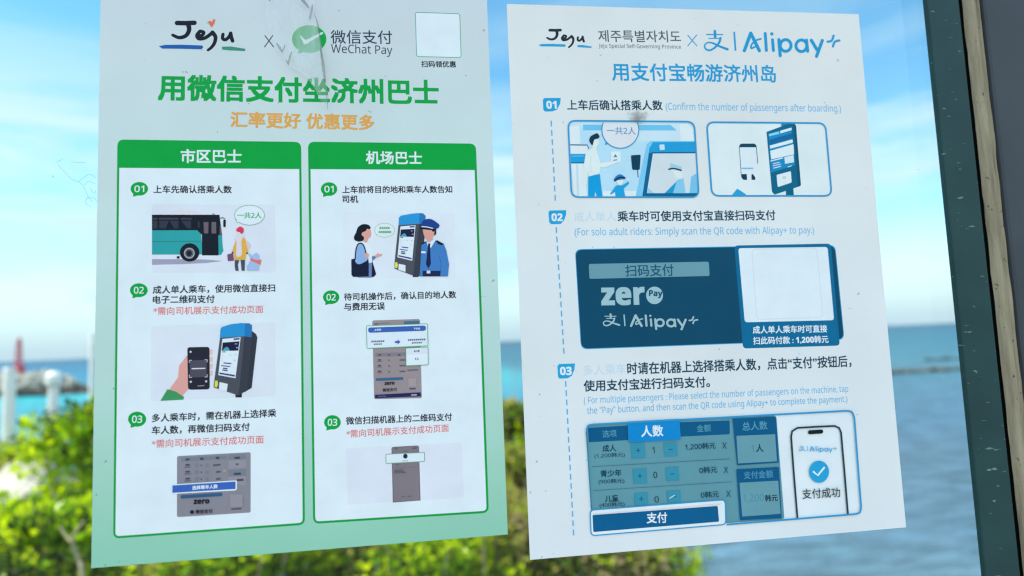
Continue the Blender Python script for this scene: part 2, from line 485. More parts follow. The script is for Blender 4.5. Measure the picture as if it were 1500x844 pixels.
l.new(t.outputs['Object'], mw.inputs['Vector']); l.new(mw.outputs[0], wv.inputs['Vector'])
bp = n.new('ShaderNodeBump'); bp.inputs['Strength'].default_value = .9; bp.inputs['Distance'].default_value = .45
l.new(wv.outputs['Fac'], bp.inputs['Height']); l.new(bp.outputs[0], b.inputs['Normal'])
bm = bmesh.new()
rr = [2, 6, 12, 20, 40, 80, 160, 400, 1000, 3000, 10000, 40000, 120000]
rings = [[bm.verts.new((r*math.cos(R(a)), r*math.sin(R(a)), SEA)) for a in range(-20, 201, 4)] for r in rr]
for A, Bq in zip(rings, rings[1:]):
    for i in range(len(A)-1): bm.faces.new((A[i], Bq[i], Bq[i+1], A[i+1]))
tag(bm_obj('sea', bm, mt), kind='structure')

# ------------------------------------------------------------------ rocks
def rock_mat(name, c0, c1, rough=.9):
    mt, n, l, b = new_mat(name)
    t = n.new('ShaderNodeTexCoord'); nz = n.new('ShaderNodeTexNoise'); nz.inputs['Scale'].default_value = 2.0; nz.inputs['Detail'].default_value = 8
    l.new(t.outputs['Object'], nz.inputs['Vector'])
    cr = n.new('ShaderNodeValToRGB'); e = cr.color_ramp.elements
    e[0].position = .35; e[0].color = (*c0, 1); e[1].position = .65; e[1].color = (*c1, 1)
    l.new(nz.outputs['Fac'], cr.inputs[0]); l.new(cr.outputs[0], b.inputs['Base Color']); b.inputs['Roughness'].default_value = rough
    bp = n.new('ShaderNodeBump'); bp.inputs['Strength'].default_value = .7; bp.inputs['Distance'].default_value = .15
    l.new(nz.outputs['Fac'], bp.inputs['Height']); l.new(bp.outputs[0], b.inputs['Normal'])
    return mt
M_ARMOUR = rock_mat('weathered_armour_stone', (.22, .20, .17), (.52, .49, .42))
n, l = M_ARMOUR.node_tree.nodes, M_ARMOUR.node_tree.links      # tide band: wet weed below the high-water line
t = n.new('ShaderNodeTexCoord'); sp = n.new('ShaderNodeSeparateXYZ'); l.new(t.outputs['Object'], sp.inputs[0])
mr = n.new('ShaderNodeMapRange'); mr.inputs['From Min'].default_value = 1.0; mr.inputs['From Max'].default_value = 2.0; l.new(sp.outputs['Z'], mr.inputs['Value'])
mx = n.new('ShaderNodeMix'); mx.data_type = 'RGBA'; mx.inputs[6].default_value = (.035, .034, .028, 1)
src = n['Principled BSDF'].inputs['Base Color'].links[0].from_socket
l.new(mr.outputs[0], mx.inputs[0]); l.new(src, mx.inputs[7]); l.new(mx.outputs[2], n['Principled BSDF'].inputs['Base Color'])
M_BASALT = rock_mat('dark_basalt', (.02, .021, .023), (.08, .08, .08))
M_JETTY = rock_mat('algae_grey_stone', (.045, .044, .037), (.13, .122, .10))
M_PALE = rock_mat('pale_stone', (.30, .26, .19), (.62, .56, .45))

def boulder_into(bm, c, r, seed, sq=(1, 1, .75), sub=2):
    o = bmesh.ops.create_icosphere(bm, subdivisions=sub, radius=1.0)
    rnd = random.Random(seed); off = Vector((rnd.uniform(0, 50), rnd.uniform(0, 50), rnd.uniform(0, 50)))
    rot = Matrix.Rotation(rnd.uniform(0, 6.28), 3, 'Z') @ Matrix.Rotation(rnd.uniform(-.4, .4), 3, 'X')
    for v in o['verts']:
        d = v.co.normalized(); k = 1+.35*noise.noise(d*1.3+off)+.15*noise.noise(d*3.2+off)
        q = Vector((d.x*sq[0], d.y*sq[1], d.z*sq[2]))*k*r
        v.co = Vector(c)+rot @ q

# rubble breakwater on the left: its mass of armour stones is one built thing
rnd = random.Random(4)
pA = far(118, 556, 128); pB = far(-260, 560, 150)
axis = Vector((pB.x-pA.x, pB.y-pA.y, 0)); Lb = axis.length; axis.normalize(); side = Vector((-axis.y, axis.x, 0))
breakwater = empty('breakwater', (pA.x, pA.y, SEA))
tag(breakwater, 'rubble mound breakwater of pale grey boulders carrying the red beacon', 'breakwater')
bm = bmesh.new()
for i in range(620):
    s = Lb*(i/620)+rnd.uniform(-1, 1); w = rnd.uniform(-1, 1)
    top = (4.3+.3*math.sin(s*.35))*sstep(-2, 9, s)
    r = rnd.uniform(.5, 1.15)
    p = axis*s+side*w*6.0; z = max(.0, top*(1-abs(w)**1.6)-.5)+rnd.uniform(-.2, .4)
    boulder_into(bm, (p.x, p.y, z), r, i, sub=2)
bm_obj('armour_stones', bm, M_ARMOUR, breakwater)
bm = bmesh.new()
prev = None
for i in range(41):
    s = -3+(Lb+3)*i/40; h = max(.15, 3.3*sstep(-2, 9, s)); p = axis*s; row = []
    for w, zz in ((-6.5, -1.5), (-3, .6), (-.9, 1), (.9, 1), (3, .6), (6.5, -1.5)):
        q = p+side*w; row.append(bm.verts.new((q.x, q.y, zz*h if zz > 0 else zz)))
    if prev:
        for k in range(5): bm.faces.new((prev[k], prev[k+1], row[k+1], row[k]))
    prev = row
bm_obj('core', bm, M_BASALT, breakwater)

# red lattice beacon at its head
M_RED = simple_mat('red_marine_paint', (.62, .03, .05), .45, .4, var=.12, scale=3)
bx = far(27, 545, 134); base = Vector((bx.x, bx.y, SEA+4.0))
beacon = empty('harbour_beacon', base)
tag(beacon, 'slim red lattice beacon standing on the breakwater', 'beacon')
bm = bmesh.new(); bm_box(bm, -.8, .8, -.8, .8, 0, 1.5, .12); bm_obj('plinth', bm, M_RED, beacon)
bm = bmesh.new()
for sx in (-1, 1):
    for sy in (-1, 1): bm_tube(bm, [(sx*.45, sy*.45, 1.5), (sx*.28, sy*.28, 6.2)], .07, 6)
for i in range(5):
    z0 = 1.5+i*.94; k0 = .45-.17*i/5; k1 = .45-.17*(i+1)/5
    for ax in range(4):
        c, s_ = [(1, 0), (0, 1), (-1, 0), (0, -1)][ax]
        P = lambda u, k, z: (c*k-s_*u*k, s_*k+c*u*k, z)
        bm_tube(bm, [P(-1, k0, z0), P(1, k1, z0+.94)], .045, 5); bm_tube(bm, [P(1, k0, z0), P(-1, k1, z0+.94)], .045, 5)
bm_obj('lattice', bm, M_RED, beacon)
bm = bmesh.new(); bm_tube(bm, [(0, 0, 6.2), (0, 0, 6.3)], .5, 14); bm_tube(bm, [(0, 0, 6.3), (0, 0, 7.0), (0, 0, 7.25)], [.3, .3, .05], 12)
bm_obj('lantern', bm, M_RED, beacon)

# low jetty and reef on the right
def low_rocks(name, label, cat, px0, px1, y0, y1, dist, h, wd, seed, mat):
    a0 = far(px0, y0, dist); a1 = far(px1, y1, dist*1.02); rnd = random.Random(seed)
    o = Vector((a0.x, a0.y, SEA)); ax = Vector((a1.x-a0.x, a1.y-a0.y, 0)); bm = bmesh.new(); N = int(ax.length/.55)
    for i in range(N):
        t = i/N; p = ax*t
        boulder_into(bm, (p.x+rnd.uniform(-.2, .2), p.y+rnd.uniform(-wd, wd), h*.25+rnd.uniform(-.15, .1)), h*rnd.uniform(.75, 1.05), seed*1000+i, (1.5, 1.2, .7), 1)
    return tag(bm_obj(name, bm, mat, None, o), label, cat)
low_rocks('jetty', 'low grey rock jetty lying straight across the calm water', 'jetty', 1225, 1560, 556, 553, 77, .60, .4, 3, M_JETTY)
low_rocks('reef', 'short dark reef barely breaking the water beyond the jetty', 'reef', 1360, 1475, 537, 534, 100, .40, .35, 5, M_BASALT)

# dark shore rocks and one pale stone on the left slope
rnd = random.Random(12)
for i, (x, y, d, r) in enumerate(((6, 634, 46, 1.5), (30, 630, 48, 1.7), (52, 633, 45, 1.3), (74, 628, 47, 1.6), (96, 632, 44, 1.5), (118, 628, 45, 1.6), (-30, 634, 46, 1.8), (44, 645, 40, 1.2))):
    p = far(x, y, d); bm = bmesh.new(); boulder_into(bm, (0, 0, 0), r, 70+i, (1.3, 1, .6), 3)
    o = tag(bm_obj('shore_rock', bm, M_BASALT, None, (p.x, p.y, ground_z(p.x, p.y)+r*.25)), 'dark basalt rock among those along the left shore', 'rock', 'dark rocks along the shore')
p = far(28, 712, 6.4); bm = bmesh.new(); boulder_into(bm, (0, 0, -.45), .50, 91, (1.0, .9, 1.35), 3)
tag(bm_obj('pale_boulder', bm, M_PALE, None, (p.x, p.y, p.z)), 'pale beige stone lying among the green bushes', 'rock')
PALE_POS = p

# ------------------------------------------------------------------ white posts beyond the bushes
M_WHITE = simple_mat('white_post_paint', (.88, .87, .82), .5, .4, var=.08, scale=8)
def post(px, ytop, ybot, d, w, label, head=None, cat='post'):
    top = far(px[0], ytop, d); bot = far(px[1], ybot, d)
    z0 = min(bot.z, ground_z(bot.x, d))-.02; H = top.z-z0
    e = empty('white_post', (bot.x, d, z0)); tag(e, label, cat)
    bm = bmesh.new(); bm_tube(bm, [(0, 0, 0), (0, 0, H*.97), (0, 0, H)], [w, w, w*.75], 14); bm_obj('shaft', bm, M_WHITE, e, smooth=False)
    if head:
        bm = bmesh.new(); bm_tube(bm, [(0, 0, H-head[1]), (0, 0, H-head[1]*.8), (0, 0, H-head[1]*.2), (0, 0, H+.02)], [w*.9, head[0], head[0], head[0]*.5], 14); bm_obj('post_head', bm, M_WHITE, e)
    else:
        bm = bmesh.new(); bm_tube(bm, [(0, 0, H-.012), (0, 0, H+.02)], [w*1.12, w*.9], 14); bm_obj('post_head', bm, M_WHITE, e)
    return e
post((13, 11), 541, 668, 7.5, .062, 'white round post at the far left, taller than the bushes around it')
post((76, 78), 546, 606, 10.0, .072, 'white bollard with a wider rounded head behind the green bushes', (.115, .22))
post((137, 134), 491, 632, 8.0, .036, 'thin white pole beside the left edge of the green poster', None, 'pole')

# ------------------------------------------------------------------ bushes
def leaf_mat(name, c, tr, rough=.42):
    mt, n, l, b = new_mat(name)
    t = n.new('ShaderNodeTexCoord'); nz = n.new('ShaderNodeTexNoise'); nz.inputs['Scale'].default_value = 5; nz.inputs['Detail'].default_value = 3
    l.new(t.outputs['Object'], nz.inputs['Vector'])
    hv = n.new('ShaderNodeHueSaturation'); hv.inputs['Color'].default_value = (*c, 1)
    mr = n.new('ShaderNodeMapRange'); mr.inputs['From Min'].default_value = .3; mr.inputs['From Max'].default_value = .7
    mr.inputs['To Min'].default_value = .65; mr.inputs['To Max'].default_value = 1.35
    l.new(nz.outputs['Fac'], mr.inputs['Value']); l.new(mr.outputs[0], hv.inputs['Value']); l.new(hv.outputs[0], b.inputs['Base Color'])
    b.inputs['Roughness'].default_value = rough; b.inputs['Specular IOR Level'].default_value = .22
    tl = n.new('ShaderNodeBsdfTranslucent'); tl.inputs['Color'].default_value = (*tr, 1)
    ms = n.new('ShaderNodeMixShader'); ms.inputs[0].default_value = .52
    out = n['Material Output']
    l.new(b.outputs[0], ms.inputs[1]); l.new(tl.outputs[0], ms.inputs[2]); l.new(ms.outputs[0], out.inputs['Surface'])
    return mt
LEAF_Y = leaf_mat('young_yellow_green_leaf', (.42, .54, .006), (.74, .90, .008), .24)
LEAF_G = leaf_mat('green_leaf', (.12, .24, .006), (.28, .54, .01), .4)
LEAF_D = leaf_mat('dark_leaf', (.03, .06, .010), (.06, .13, .012), .5)
LEAF_O = leaf_mat('olive_leaf', (.34, .31, .07), (.52, .48, .09), .55)
LEAF_B = leaf_mat('dry_leaf', (.40, .31, .16), (.40, .31, .16), .7)
M_TWIG = simple_mat('grey_brown_twig', (.17, .13, .09), .8, .2, var=.2, scale=30)
M_DRY = simple_mat('bleached_dry_stem', (.46, .38, .24), .75, .25, var=.15, scale=30)

def bush(label, c, rx, ry, H, nleaf, pal, seed, leaf=.072, group='bushes beyond the glass', dry=0):
    """tangle of stems under leafy clumps of uneven size"""
    rnd = random.Random(seed); gz = ground_z(c[0], c[1])
    e = empty('bush', (c[0], c[1], gz)); tag(e, label, 'bush', group)
    clumps = []
    for i in range(30):
        a = rnd.uniform(0, math.tau); q = math.sqrt(rnd.random()); r = rnd.uniform(.20, .36)*min(.9, rx+ry)
        h = H*(.35+.65*rnd.random()*(1-.45*q*q))
        if i < 8: q *= .8; h = H
        h = max(.1, min(h, H-r*rnd.uniform(.55, .95)))
        clumps.append((Vector((math.cos(a)*q*rx, math.sin(a)*q*ry, h)), r, rnd.choices(range(len(pal)), [p[1] for p in pal])[0]))
    bm = bmesh.new()
    for p, r, _ in clumps:
        mid = Vector((p.x*.45+rnd.uniform(-.05, .05), p.y*.45, p.z*.55))
        bm_tube(bm, [(p.x*.12, p.y*.12, -.05), mid, p], [.014, .010, .004], 5)
        for _k in range(3):
            d = Vector((rnd.gauss(0, 1), rnd.gauss(0, 1), rnd.gauss(.4, .8))).normalized()
            bm_tube(bm, [p-(p-mid)*.3, p+d*r*1.1], [.005, .002], 4)
    bm_obj('stems', bm, M_TWIG, e)
    if dry:
        bm = bmesh.new()
        for i in range(dry):
            a = rnd.uniform(0, math.tau); q = rnd.uniform(.2, .9); b0 = Vector((math.cos(a)*q*rx, math.sin(a)*q*ry, 0)); h = H*rnd.uniform(.8, 1.15)
            d = Vector((rnd.uniform(-.2, .2), rnd.uniform(-.15, .15), h))
            bm_tube(bm, [b0, b0+d*.6, b0+d+Vector((rnd.uniform(-.06, .06), 0, 0))], [.007, .005, .003], 5)
            bm_tube(bm, [b0+d*.6, b0+d*.8+Vector((rnd.uniform(-.15, .15), 0, .03))], [.004, .002], 4)
        bm_obj('dry_stems', bm, M_DRY, e)
    V, F, MI = [], [], []
    W = [r*r for _, r, _ in clumps]; nleaf = int(nleaf*1.15)
    for i in range(nleaf):
        p, r, mi = rnd.choices(clumps, W)[0]
        d = Vector((rnd.gauss(0, 1), rnd.gauss(0, 1), rnd.gauss(0, 1))).normalized()*r*(rnd.random()**.45)
        d.z *= .8; o = p+d
        if o.z < .02: continue
        ax = (d.normalized()*.7+Vector((rnd.gauss(0, .6), rnd.gauss(0, .6), rnd.gauss(.35, .5)))).normalized()
        sd = ax.cross(Vector((rnd.gauss(0, 1), rnd.gauss(0, 1), rnd.gauss(0, 1)))).normalized(); up = ax.cross(sd)
        s = leaf*rnd.uniform(.6, 1.25); w = s*rnd.uniform(.24, .36); k = len(V)
        V += [o, o+ax*s*.5+sd*w+up*w*.35, o+ax*s+up*s*.06, o+ax*s*.5-sd*w+up*w*.35]
        F += [(k, k+1, k+2), (k, k+2, k+3)]
        j = mi if rnd.random() < .75 else rnd.randrange(len(pal)); MI += [j, j]
    me = bpy.data.meshes.new('foliage'); me.from_pydata(V, [], F)
    for mtl, _w in pal: me.materials.append(mtl)
    me.polygons.foreach_set('material_index', MI)
    link_mesh('foliage', me, e)
    return e

FRESH = [(LEAF_Y, 8), (LEAF_G, 3), (LEAF_D, 1)]
MIXED = [(LEAF_Y, 4), (LEAF_G, 3.5), (LEAF_D, 1.5), (LEAF_O, 2.5)]
OLIVE = [(LEAF_O, 5), (LEAF_Y, 1.2), (LEAF_G, 1.5), (LEAF_D, 1.5), (LEAF_B, 1.6)]
def bush_at(px, ytop, d, rx, ry, *a, **k):
    top = far(px, ytop, d); gz = ground_z(top.x, d)
    return bush(a[0], (top.x, d), rx, ry, max(.35, top.z-gz), *a[1:], **k)
bush_at(124, 594, 5.0, .36, .45, 'bright yellow green bush rising behind the left edge of the green poster', 5200, FRESH, 1)
bush_at(20, 735, 3.9, .42, .4, 'fresh green bush lowest in the bottom left corner', 3800, FRESH, 2, leaf=.066)
bush_at(110, 740, 3.7, .36, .35, 'yellow green bush with forked pale stems below the green poster corner', 3600, FRESH, 3, leaf=.066, dry=4)
bush_at(12, 650, 7.3, .5, .35, 'small green bush around the foot of the far left white post', 2600, MIXED, 4)
bush_at(230, 735, 3.9, .58, .4, 'dark green bush under the left half of the green poster', 3800, MIXED, 5, leaf=.066, dry=3)
bush_at(305, 745, 3.6, .44, .35, 'mid green bush between darker ones under the green poster', 3200, MIXED, 15, leaf=.062, dry=3)
bush_at(390, 735, 4.0, .60, .4, 'bright green bush under the middle of the green poster', 4200, FRESH, 6, leaf=.066, dry=4)
bush_at(545, 725, 4.1, .60, .4, 'green bush under the right half of the green poster', 4200, MIXED, 7, leaf=.066, dry=6)
bush_at(745, 600, 5.4, .30, .40, 'tall olive bush showing in the gap between the two posters', 9000, OLIVE, 8, leaf=.07, dry=5)
bush_at(640, 745, 3.7, .44, .35, 'yellow green bush under the right corner of the green poster', 3200, FRESH, 16, leaf=.062, dry=4)
bush_at(757, 650, 4.7, .26, .35, 'shorter olive bush in front of the tall one in the gap between the posters', 4200, OLIVE, 18, leaf=.066, dry=4)
bush_at(735, 730, 4.0, .55, .4, 'olive and dry bush below the gap between the posters', 3800, OLIVE, 9, leaf=.066, dry=8)
bush_at(870, 755, 3.9, .46, .4, 'low olive bush under the left corner of the blue poster', 3600, OLIVE, 10, leaf=.062, dry=5)
bush_at(955, 790, 3.9, .26, .3, 'last small bush at the edge of the open water', 1800, MIXED, 11, leaf=.06)

# bleached forked twigs poking out in front of the bushes
def dry_branch(label, d, root_px, runs, r):
    root = far(*root_px, d); gz = ground_z(root.x, d); o = Vector((root.x, d, gz)); bm = bmesh.new()
    for i, (pts, k) in enumerate(runs):
        P = [far(x, y, d+dy)-o for x, y, dy in pts]
        if i == 0: P = [Vector((P[0].x*.5, 0, -.03))]+P
        P = [Vector(q) for q in catmull([tuple(q) for q in P], 4)]
        bm_tube(bm, P, [r*k*(1-.55*j/(len(P)-1)) for j in range(len(P))], 7)
    return tag(bm_obj('dry_branch', bm, M_DRY, None, o, smooth=True), label, 'branch', 'bleached dry branches')
dry_branch('pale forked dry branch left of the green poster corner', 3.3, (119, 900), [([(120, 850, 0), (115, 820, .02), (106, 795, 0), (112, 778, -.02), (123, 764, -.03)], 1), ([(106, 795, 0), (98, 787, .02), (88, 772, .04)], .6)], .013)
dry_branch('pale curved dry branch below the left half of the green poster', 3.4, (268, 900), [([(268, 850, 0), (264, 834, .01), (252, 822, 0), (236, 815, .02)], 1), ([(264, 834, 0), (266, 818, .02), (262, 800, .02)], .7)], .010)

# ------------------------------------------------------------------ the shelter window
def xat(px, py, y=0.0): return sheet(px, py, y).x
FX = xat(1388.7, 300, -.004)
X1 = xat(1437, 300, -.004); X2 = xat(1444.5, 300, -.004); X3 = xat(1472.5, 300, -.005)
WZ0, WZ1, WX0 = -.78, .72, -.62
window = empty('shelter_window', ((WX0+X1)/2, 0, WZ0))
tag(window, 'clear window pane in a dark green metal frame, backing both posters', 'window')
wb = Vector(window.location)

mt, n, l, b = new_mat('clear_window_glass')
tr = n.new('ShaderNodeBsdfTransparent'); tr.inputs['Color'].default_value = (.965, .985, .98, 1)
gl = n.new('ShaderNodeBsdfGlossy'); gl.inputs['Roughness'].default_value = .02
fr = n.new('ShaderNodeFresnel'); fr.inputs['IOR'].default_value = 1.22
ms = n.new('ShaderNodeMixShader'); l.new(fr.outputs[0], ms.inputs[0]); l.new(tr.outputs[0], ms.inputs[1]); l.new(gl.outputs[0], ms.inputs[2])
# dried spots of salt and dust
t = n.new('ShaderNodeTexCoord'); nz = n.new('ShaderNodeTexNoise'); nz.inputs['Scale'].default_value = 190; nz.inputs['Detail'].default_value = 2
l.new(t.outputs['Object'], nz.inputs['Vector'])
mr = n.new('ShaderNodeMapRange'); mr.inputs['From Min'].default_value = .76; mr.inputs['From Max'].default_value = .80; mr.inputs['To Max'].default_value = .35
l.new(nz.outputs['Fac'], mr.inputs['Value'])
df = n.new('ShaderNodeBsdfDiffuse'); df.inputs['Color'].default_value = (.2, .2, .19, 1)
m3 = n.new('ShaderNodeMixShader'); l.new(mr.outputs[0], m3.inputs[0]); l.new(ms.outputs[0], m3.inputs[1]); l.new(df.outputs[0], m3.inputs[2])
l.new(m3.outputs[0], n['Material Output'].inputs['Surface'])
def wobj(name, bm, mats, **k):
    for v in bm.verts: v.co -= wb
    return bm_obj(name, bm, mats, window, **k)
bm = bmesh.new(); bm_box(bm, WX0+.004, X1-.003, 0, .006, WZ0+.004, WZ1-.004); wobj('glass_pane', bm, mt)

# powder-coated green bars, scratched
mt, n, l, b = new_mat('dark_green_powder_coat')
t = n.new('ShaderNodeTexCoord'); nz = n.new('ShaderNodeTexNoise'); nz.inputs['Scale'].default_value = 26; nz.inputs['Detail'].default_value = 6
l.new(t.outputs['Object'], nz.inputs['Vector'])
cr = n.new('ShaderNodeValToRGB'); e = cr.color_ramp.elements
e[0].position = .3; e[0].color = (.010, .042, .042, 1); e[1].position = .7; e[1].color = (.016, .062, .060, 1)
l.new(nz.outputs['Fac'], cr.inputs[0])
mp2 = n.new('ShaderNodeMapping'); mp2.inputs['Scale'].default_value = (140, 140, 420); mp2.inputs['Rotation'].default_value = (0, R(14), 0)
l.new(t.outputs['Object'], mp2.inputs['Vector'])
n2 = n.new('ShaderNodeTexNoise'); n2.inputs['Scale'].default_value = 1; n2.inputs['Detail'].default_value = 1.5
l.new(mp2.outputs[0], n2.inputs['Vector'])
mr = n.new('ShaderNodeMapRange'); mr.inputs['From Min'].default_value = .70; mr.inputs['From Max'].default_value = .78; mr.inputs['To Max'].default_value = .6
l.new(n2.outputs['Fac'], mr.inputs['Value'])
mx = n.new('ShaderNodeMix'); mx.data_type = 'RGBA'; mx.inputs[7].default_value = (.35, .42, .40, 1)
l.new(mr.outputs[0], mx.inputs[0]); l.new(cr.outputs[0], mx.inputs[6]); l.new(mx.outputs[2], b.inputs['Base Color'])
b.inputs['Roughness'].default_value = .5; b.inputs['Specular IOR Level'].default_value = .3
M_FRAME = mt
# front beads hold the pane; a slimmer rear channel backs them
for x0, x1, z0, z1, rx0, rx1, rz0, rz1 in ((FX, X1, WZ0, WZ1, FX+.0135, X1, WZ0, WZ1), (WX0, WX0+.022, WZ0, WZ1, WX0, WX0+.012, WZ0, WZ1),
                       (WX0+.0225, FX-.0005, WZ0, WZ0+.022, WX0+.0125, FX+.013, WZ0, WZ0+.012), (WX0+.0225, FX-.0005, WZ1-.022, WZ1, WX0+.0125, FX+.013, WZ1-.012, WZ1)):
    bm = bmesh.new(); bm_box(bm, x0, x1, -.004, -.0003, z0, z1, .0008); bm_box(bm, rx0, rx1, .0063, .011, rz0, rz1, .0006); wobj('frame_bar', bm, M_FRAME)
M_BLACK = simple_mat('black_rubber', (.008, .009, .009), .7, .2)
bm = bmesh.new(); bm_box(bm, X1+.0002, X2+.003, .0005, .010, WZ0, WZ1); wobj('gasket', bm, M_BLACK)

# aged sealant strip: lumpy bead with a split down it
mt, n, l, b = new_mat('aged_tan_sealant')
t = n.new('ShaderNodeTexCoord'); mp2 = n.new('ShaderNodeMapping'); mp2.inputs['Scale'].default_value = (260, 260, 22)
l.new(t.outputs['Object'], mp2.inputs['Vector'])
nz = n.new('ShaderNodeTexNoise'); nz.inputs['Scale'].default_value = 1; nz.inputs['Detail'].default_value = 6; nz.inputs['Roughness'].default_value = .65; l.new(mp2.outputs[0], nz.inputs['Vector'])
cr = n.new('ShaderNodeValToRGB'); e = cr.color_ramp.elements
e[0].position = .28; e[0].color = (.18, .14, .085, 1); e[1].position = .68; e[1].color = (.43, .345, .22, 1)
l.new(nz.outputs['Fac'], cr.inputs[0])
n2 = n.new('ShaderNodeTexNoise'); n2.inputs['Scale'].default_value = 330; n2.inputs['Detail'].default_value = 2; l.new(t.outputs['Object'], n2.inputs['Vector'])
mr = n.new('ShaderNodeMapRange'); mr.inputs['From Min'].default_value = .68; mr.inputs['From Max'].default_value = .74; mr.inputs['To Max'].default_value = .8
l.new(n2.outputs['Fac'], mr.inputs['Value'])
mx = n.new('ShaderNodeMix'); mx.data_type = 'RGBA'; mx.inputs[7].default_value = (.035, .03, .022, 1)
l.new(mr.outputs[0], mx.inputs[0]); l.new(cr.outputs[0], mx.inputs[6]); l.new(mx.outputs[2], b.inputs['Base Color']); b.inputs['Roughness'].default_value = .85
bp = n.new('ShaderNodeBump'); bp.inputs['Strength'].default_value = .8; bp.inputs['Distance'].default_value = .0015
l.new(nz.outputs['Fac'], bp.inputs['Height']); l.new(bp.outputs[0], b.inputs['Normal'])
bm = bmesh.new(); NS, NU = 260, 12; prev = None; W = X3-X2
for i in range(NS+1):
    z = WZ0+(WZ1-WZ0)*i/NS; row = []
    e0 = .0009*noise.noise(Vector((z*55, 1, 0)))+.0004*noise.noise(Vector((z*210, 2, 0))); e1 = .0008*noise.noise(Vector((z*40, 5, 0)))+.0004*noise.noise(Vector((z*180, 8, 0)))
    for k in range(NU+1):
        u = k/NU; x = X2+e0+(W+e1-e0)*u
        y = -.0005-.0052*(math.sin(math.pi*min(1, max(0, u*.92+.04)))**.45)
        y += .0022*math.exp(-((u-.62-.04*noise.noise(Vector((z*18, 0, 4))))/.045)**2)
        y += .0003*noise.noise(Vector((u*9, z*140, 3)))
        row.append(bm.verts.new((x, y, z)))
    if prev:
        for k in range(NU): bm.faces.new((prev[k], prev[k+1], row[k+1], row[k]))
    prev = row
wobj('sealant_strip', bm, mt, smooth=True)

# grey steel post the window hangs on, and its twin out of view on the left
mt, n, l, b = new_mat('grey_steel_paint')
t = n.new('ShaderNodeTexCoord'); nz = n.new('ShaderNodeTexNoise'); nz.inputs['Scale'].default_value = 18; nz.inputs['Detail'].default_value = 6; l.new(t.outputs['Object'], nz.inputs['Vector'])
cr = n.new('ShaderNodeValToRGB'); e = cr.color_ramp.elements
e[0].position = .3; e[0].color = (.026, .032, .039, 1); e[1].position = .7; e[1].color = (.041, .047, .056, 1)
l.new(nz.outputs['Fac'], cr.inputs[0])
mp2 = n.new('ShaderNodeMapping'); mp2.inputs['Scale'].default_value = (120, 120, 34); l.new(t.outputs['Object'], mp2.inputs['Vector'])
n2 = n.new('ShaderNodeTexNoise'); n2.inputs['Scale'].default_value = 1; n2.inputs['Detail'].default_value = 1; l.new(mp2.outputs[0], n2.inputs['Vector'])
mr = n.new('ShaderNodeMapRange'); mr.inputs['From Min'].default_value = .77; mr.inputs['From Max'].default_value = .79; mr.inputs['To Max'].default_value = .8
l.new(n2.outputs['Fac'], mr.inputs['Value'])
mx = n.new('ShaderNodeMix'); mx.data_type = 'RGBA'; mx.inputs[7].default_value = (.5, .54, .58, 1)
l.new(mr.outputs[0], mx.inputs[0]); l.new(cr.outputs[0], mx.inputs[6]); l.new(mx.outputs[2], b.inputs['Base Color']); b.inputs['Roughness'].default_value = .5
bp = n.new('ShaderNodeBump'); bp.inputs['Strength'].default_value = .15; bp.inputs['Distance'].default_value = .001
l.new(n2.outputs['Fac'], bp.inputs['Height']); l.new(bp.outputs[0], b.inputs['Normal'])
def steel_post(x0, x1, label):
    o = Vector(((x0+x1)/2, .010, GZ+.06)); bm = bmesh.new()
    bm_box(bm, x0-o.x, x1-o.x, -.0155, .0095, 0, 2.5, .002)
    bm_box(bm, x0-o.x-.03, x1-o.x+.03, -.06, .06, 0, .012, .002)
    return tag(bm_obj('shelter_post', bm, mt, None, o), label, 'post')
steel_post(X3-.0005, X3+.10, 'dark grey painted steel post of the shelter at the right edge')
steel_post(WX0-.101, WX0-.001, 'dark grey painted steel post at the far end of the window')
# ------------------------------------------------------------------ green poster
GREEN, BUBBLE, TXT, RED, ORANGE, PALE = (0, 150, 62), (0, 158, 72), (24, 30, 46), (222, 104, 108), (226, 156, 84), (224, 236, 246)
PANEL, PIC = (206, 220, 238), (191, 212, 232)
SKIN, NAVY = (214, 150, 146), (14, 24, 52)

LW, LH = 0.1964, 0.2897
LCX, LCZ = -0.06419, 0.04706
lbase = Vector((LCX-LW/2, 0, LCZ-LH/2))
green_poster = empty('poster', lbase)
tag(green_poster, 'green and white bus payment poster with two step columns on the glass', 'poster', 'payment posters on the glass')
lc = [(LCX-LW/2, LCZ-LH/2), (LCX+LW/2, LCZ-LH/2), (LCX+LW/2, LCZ+LH/2), (LCX-LW/2, LCZ+LH/2)]
sheet_part(green_poster, lbase, lc, paper('green_tinted_paper',
    [(0.0, (122, 190, 174)), (1.0, (176, 199, 214)), (0.10, (134, 195, 182)), (0.30, (160, 204, 206)), (0.6, (172, 206, 214)), (0.85, (176, 203, 214))],
    LCZ-LH/2, LCZ+LH/2))
def L(name, layer=1, frame=None, parent=None): return Art(name, parent or green_poster, lbase, layer, frame)

